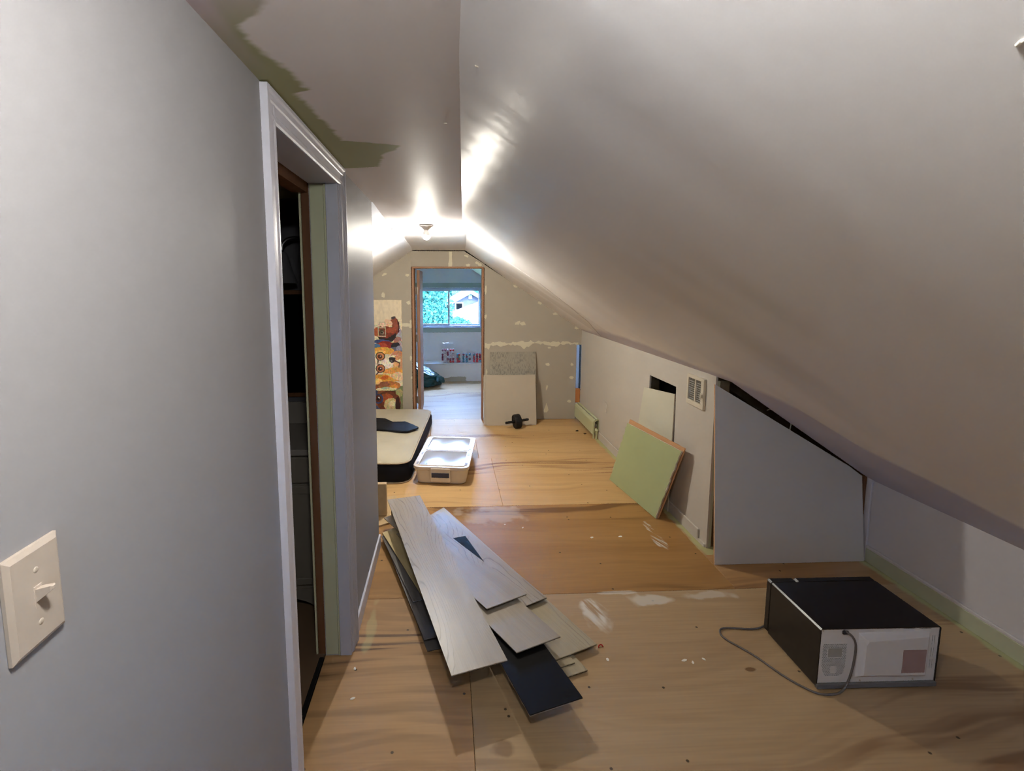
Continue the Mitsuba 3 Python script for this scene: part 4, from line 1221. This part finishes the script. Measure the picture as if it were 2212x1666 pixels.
# ------------------------------------------------------------------ outdoors
mat('lawn', proc(lambda p, n, uv: mix(L(.18, .28, .15), L(.26, .36, .2), fbm(p.x * 1.2, p.y * 1.2, 0.0, 3))), .9, .1)
mat('siding', L(.30, .28, .33), .8, .1)
mat('house_trim', L(.56, .56, .56), .6, .2)
mat('shingle', proc(lambda p, n, uv: mix(L(.36, .355, .36), L(.43, .42, .425), fbm(p.x * 4, p.y * 4, p.z * 9, 2))), .9, .1)
scene['leaf'] = {'type': 'twosided', 'bsdf': {'type': 'principled', 'base_color': {'type': 'rgb', 'value': list(L(.16, .32, .28))}, 'roughness': .8, 'specular': .1}}
mat('bark', L(.36, .31, .26), .9, .1)
g_ = struct('ground', 'grass yard below the attic window')
put(g_, cat(box(-90, 90, 9.1, 150, -4.2, -4.0), box(-90, 90, -80, -3.3, -4.2, -4.0)), 'lawn')
k = thing('house', 'neighbouring house with shingled gable and small white window', 'house')
HX, HYY, AP, HW, RS = 1.86, 40.0, .98, 3.3, .56
part(k, 'wall', poly_xz([(HX - HW, -4), (HX + HW, -4), (HX + HW, AP - RS * HW), (HX, AP), (HX - HW, AP - RS * HW)], HYY, HYY + 9), 'siding')
for i in range(11):
    z = AP - .55 - i * .27
    half = min(HW, (AP - z) / RS) - .02
    part(k, 'siding_course', hull([(HX + s * half, HYY - d, zz) for s in (-1, 1) for d, zz in ((.035, z), (.002, z), (.004, z + .25))]), 'siding')
for s in (-1, 1):
    part(k, 'roof', hull([(HX + s * a, y, AP + .12 - RS * a + t) for a in (0, HW + .5) for y in (HYY - .6, HYY + 9.3) for t in (0, .18)]), 'shingle')
    part(k, 'fascia', hull([(HX + s * a, y, AP + .08 - RS * a - t) for a in (0, HW + .5) for y in (HYY - .64, HYY - .60) for t in (-.16, .12)]), 'house_trim')
wi = part(k, 'window', cat(*frame_rect(.60, 1.30, -.44, .24, .11, HYY - .08, HYY - .02, .01)), 'house_trim')
part(wi, 'pane', box(.69, 1.21, HYY - .05, HYY - .04, -.35, .15), 'glass_dark')
part(k, 'gable_vent', box(HX - .16, HX + .16, HYY - .08, HYY - .03, AP - .48, AP - .08, .02), 'house_trim')
k = thing('house', 'lower white roofed building in front of the gabled house', 'house')
part(k, 'wall', box(1.0, 6.0, 29.0, 34.0, -4, -1.6), 'house_trim')
part(k, 'roof', hull([(.4, 28.3, -1.75), (.4, 34, -.15), (6.4, 28.3, .45), (6.4, 34, 2.05), (.4, 28.3, -1.9), (6.4, 28.3, .30), (.4, 34, -.30), (6.4, 34, 1.9)]), 'shingle')
part(k, 'gutter', tube([(.4, 28.25, -1.85), (6.4, 28.25, .35)], .11, 8), 'house_trim')


def crown(cx, cy, cz, rx, ry, rz, n, s, seed):
    r = np.random.default_rng(seed)
    d = r.standard_normal((n, 3))
    d /= np.linalg.norm(d, axis=1, keepdims=True)
    rad = r.uniform(.35, 1.0, n) ** .5
    lump = .75 + .5 * meshkit.fbm(d * 2.4 + seed, 3, seed)
    c = d * (rad * lump)[:, None] * [rx, ry, rz] + [cx, cy, cz]
    a = r.standard_normal((n, 3))
    a /= np.linalg.norm(a, axis=1, keepdims=True)
    b = np.cross(a, r.standard_normal((n, 3)))
    b /= np.linalg.norm(b, axis=1, keepdims=True)
    sz = s * r.uniform(.6, 1.4, n)[:, None]
    v = np.stack([c - a * sz, c + b * sz * .5, c + a * sz, c - b * sz * .5], 1).reshape(-1, 3)
    i = np.arange(n) * 4
    return trimesh.Trimesh(v, np.vstack([np.column_stack([i, i + 1, i + 2]), np.column_stack([i, i + 2, i + 3])]), process=False)


for cx, cy, cz, rx, rz, n, s, lab in ((-2.1, 23, -.1, 2.4, 2.6, 14000, .10, 'leafy green tree filling the left window pane'), (-2.6, 34, .2, 2.6, 2.8, 6000, .2, 'green tree standing left of the gabled house'), (.42, 19.5, -.42, .75, .85, 5000, .07, 'low green bush below the right window pane'), (-7.5, 52, 2.2, 4, 4.6, 6000, .35, 'tall tree far behind the left pane tree'), (7.5, 68, 1.9, 5, 4.2, 6000, .4, 'tall tree behind the gabled house roof'), (-.8, 57, .9, 2.6, 3.5, 5000, .3, 'tree behind the left eave of the gabled house')):
    k = thing('tree' if 'tree' in lab else 'bush', lab, 'tree' if 'tree' in lab else 'bush')
    part(k, 'foliage', crown(cx, cy, cz, rx, rx * .8, rz, n, s, int(cy)), 'leaf', kind='stuff')
    part(k, 'trunk', tube(spline([(cx, cy, -4.05), (cx + .1, cy, -2.5), (cx - .05, cy, cz)], 12), np.linspace(.22, .10, 12), 8), 'bark', True)
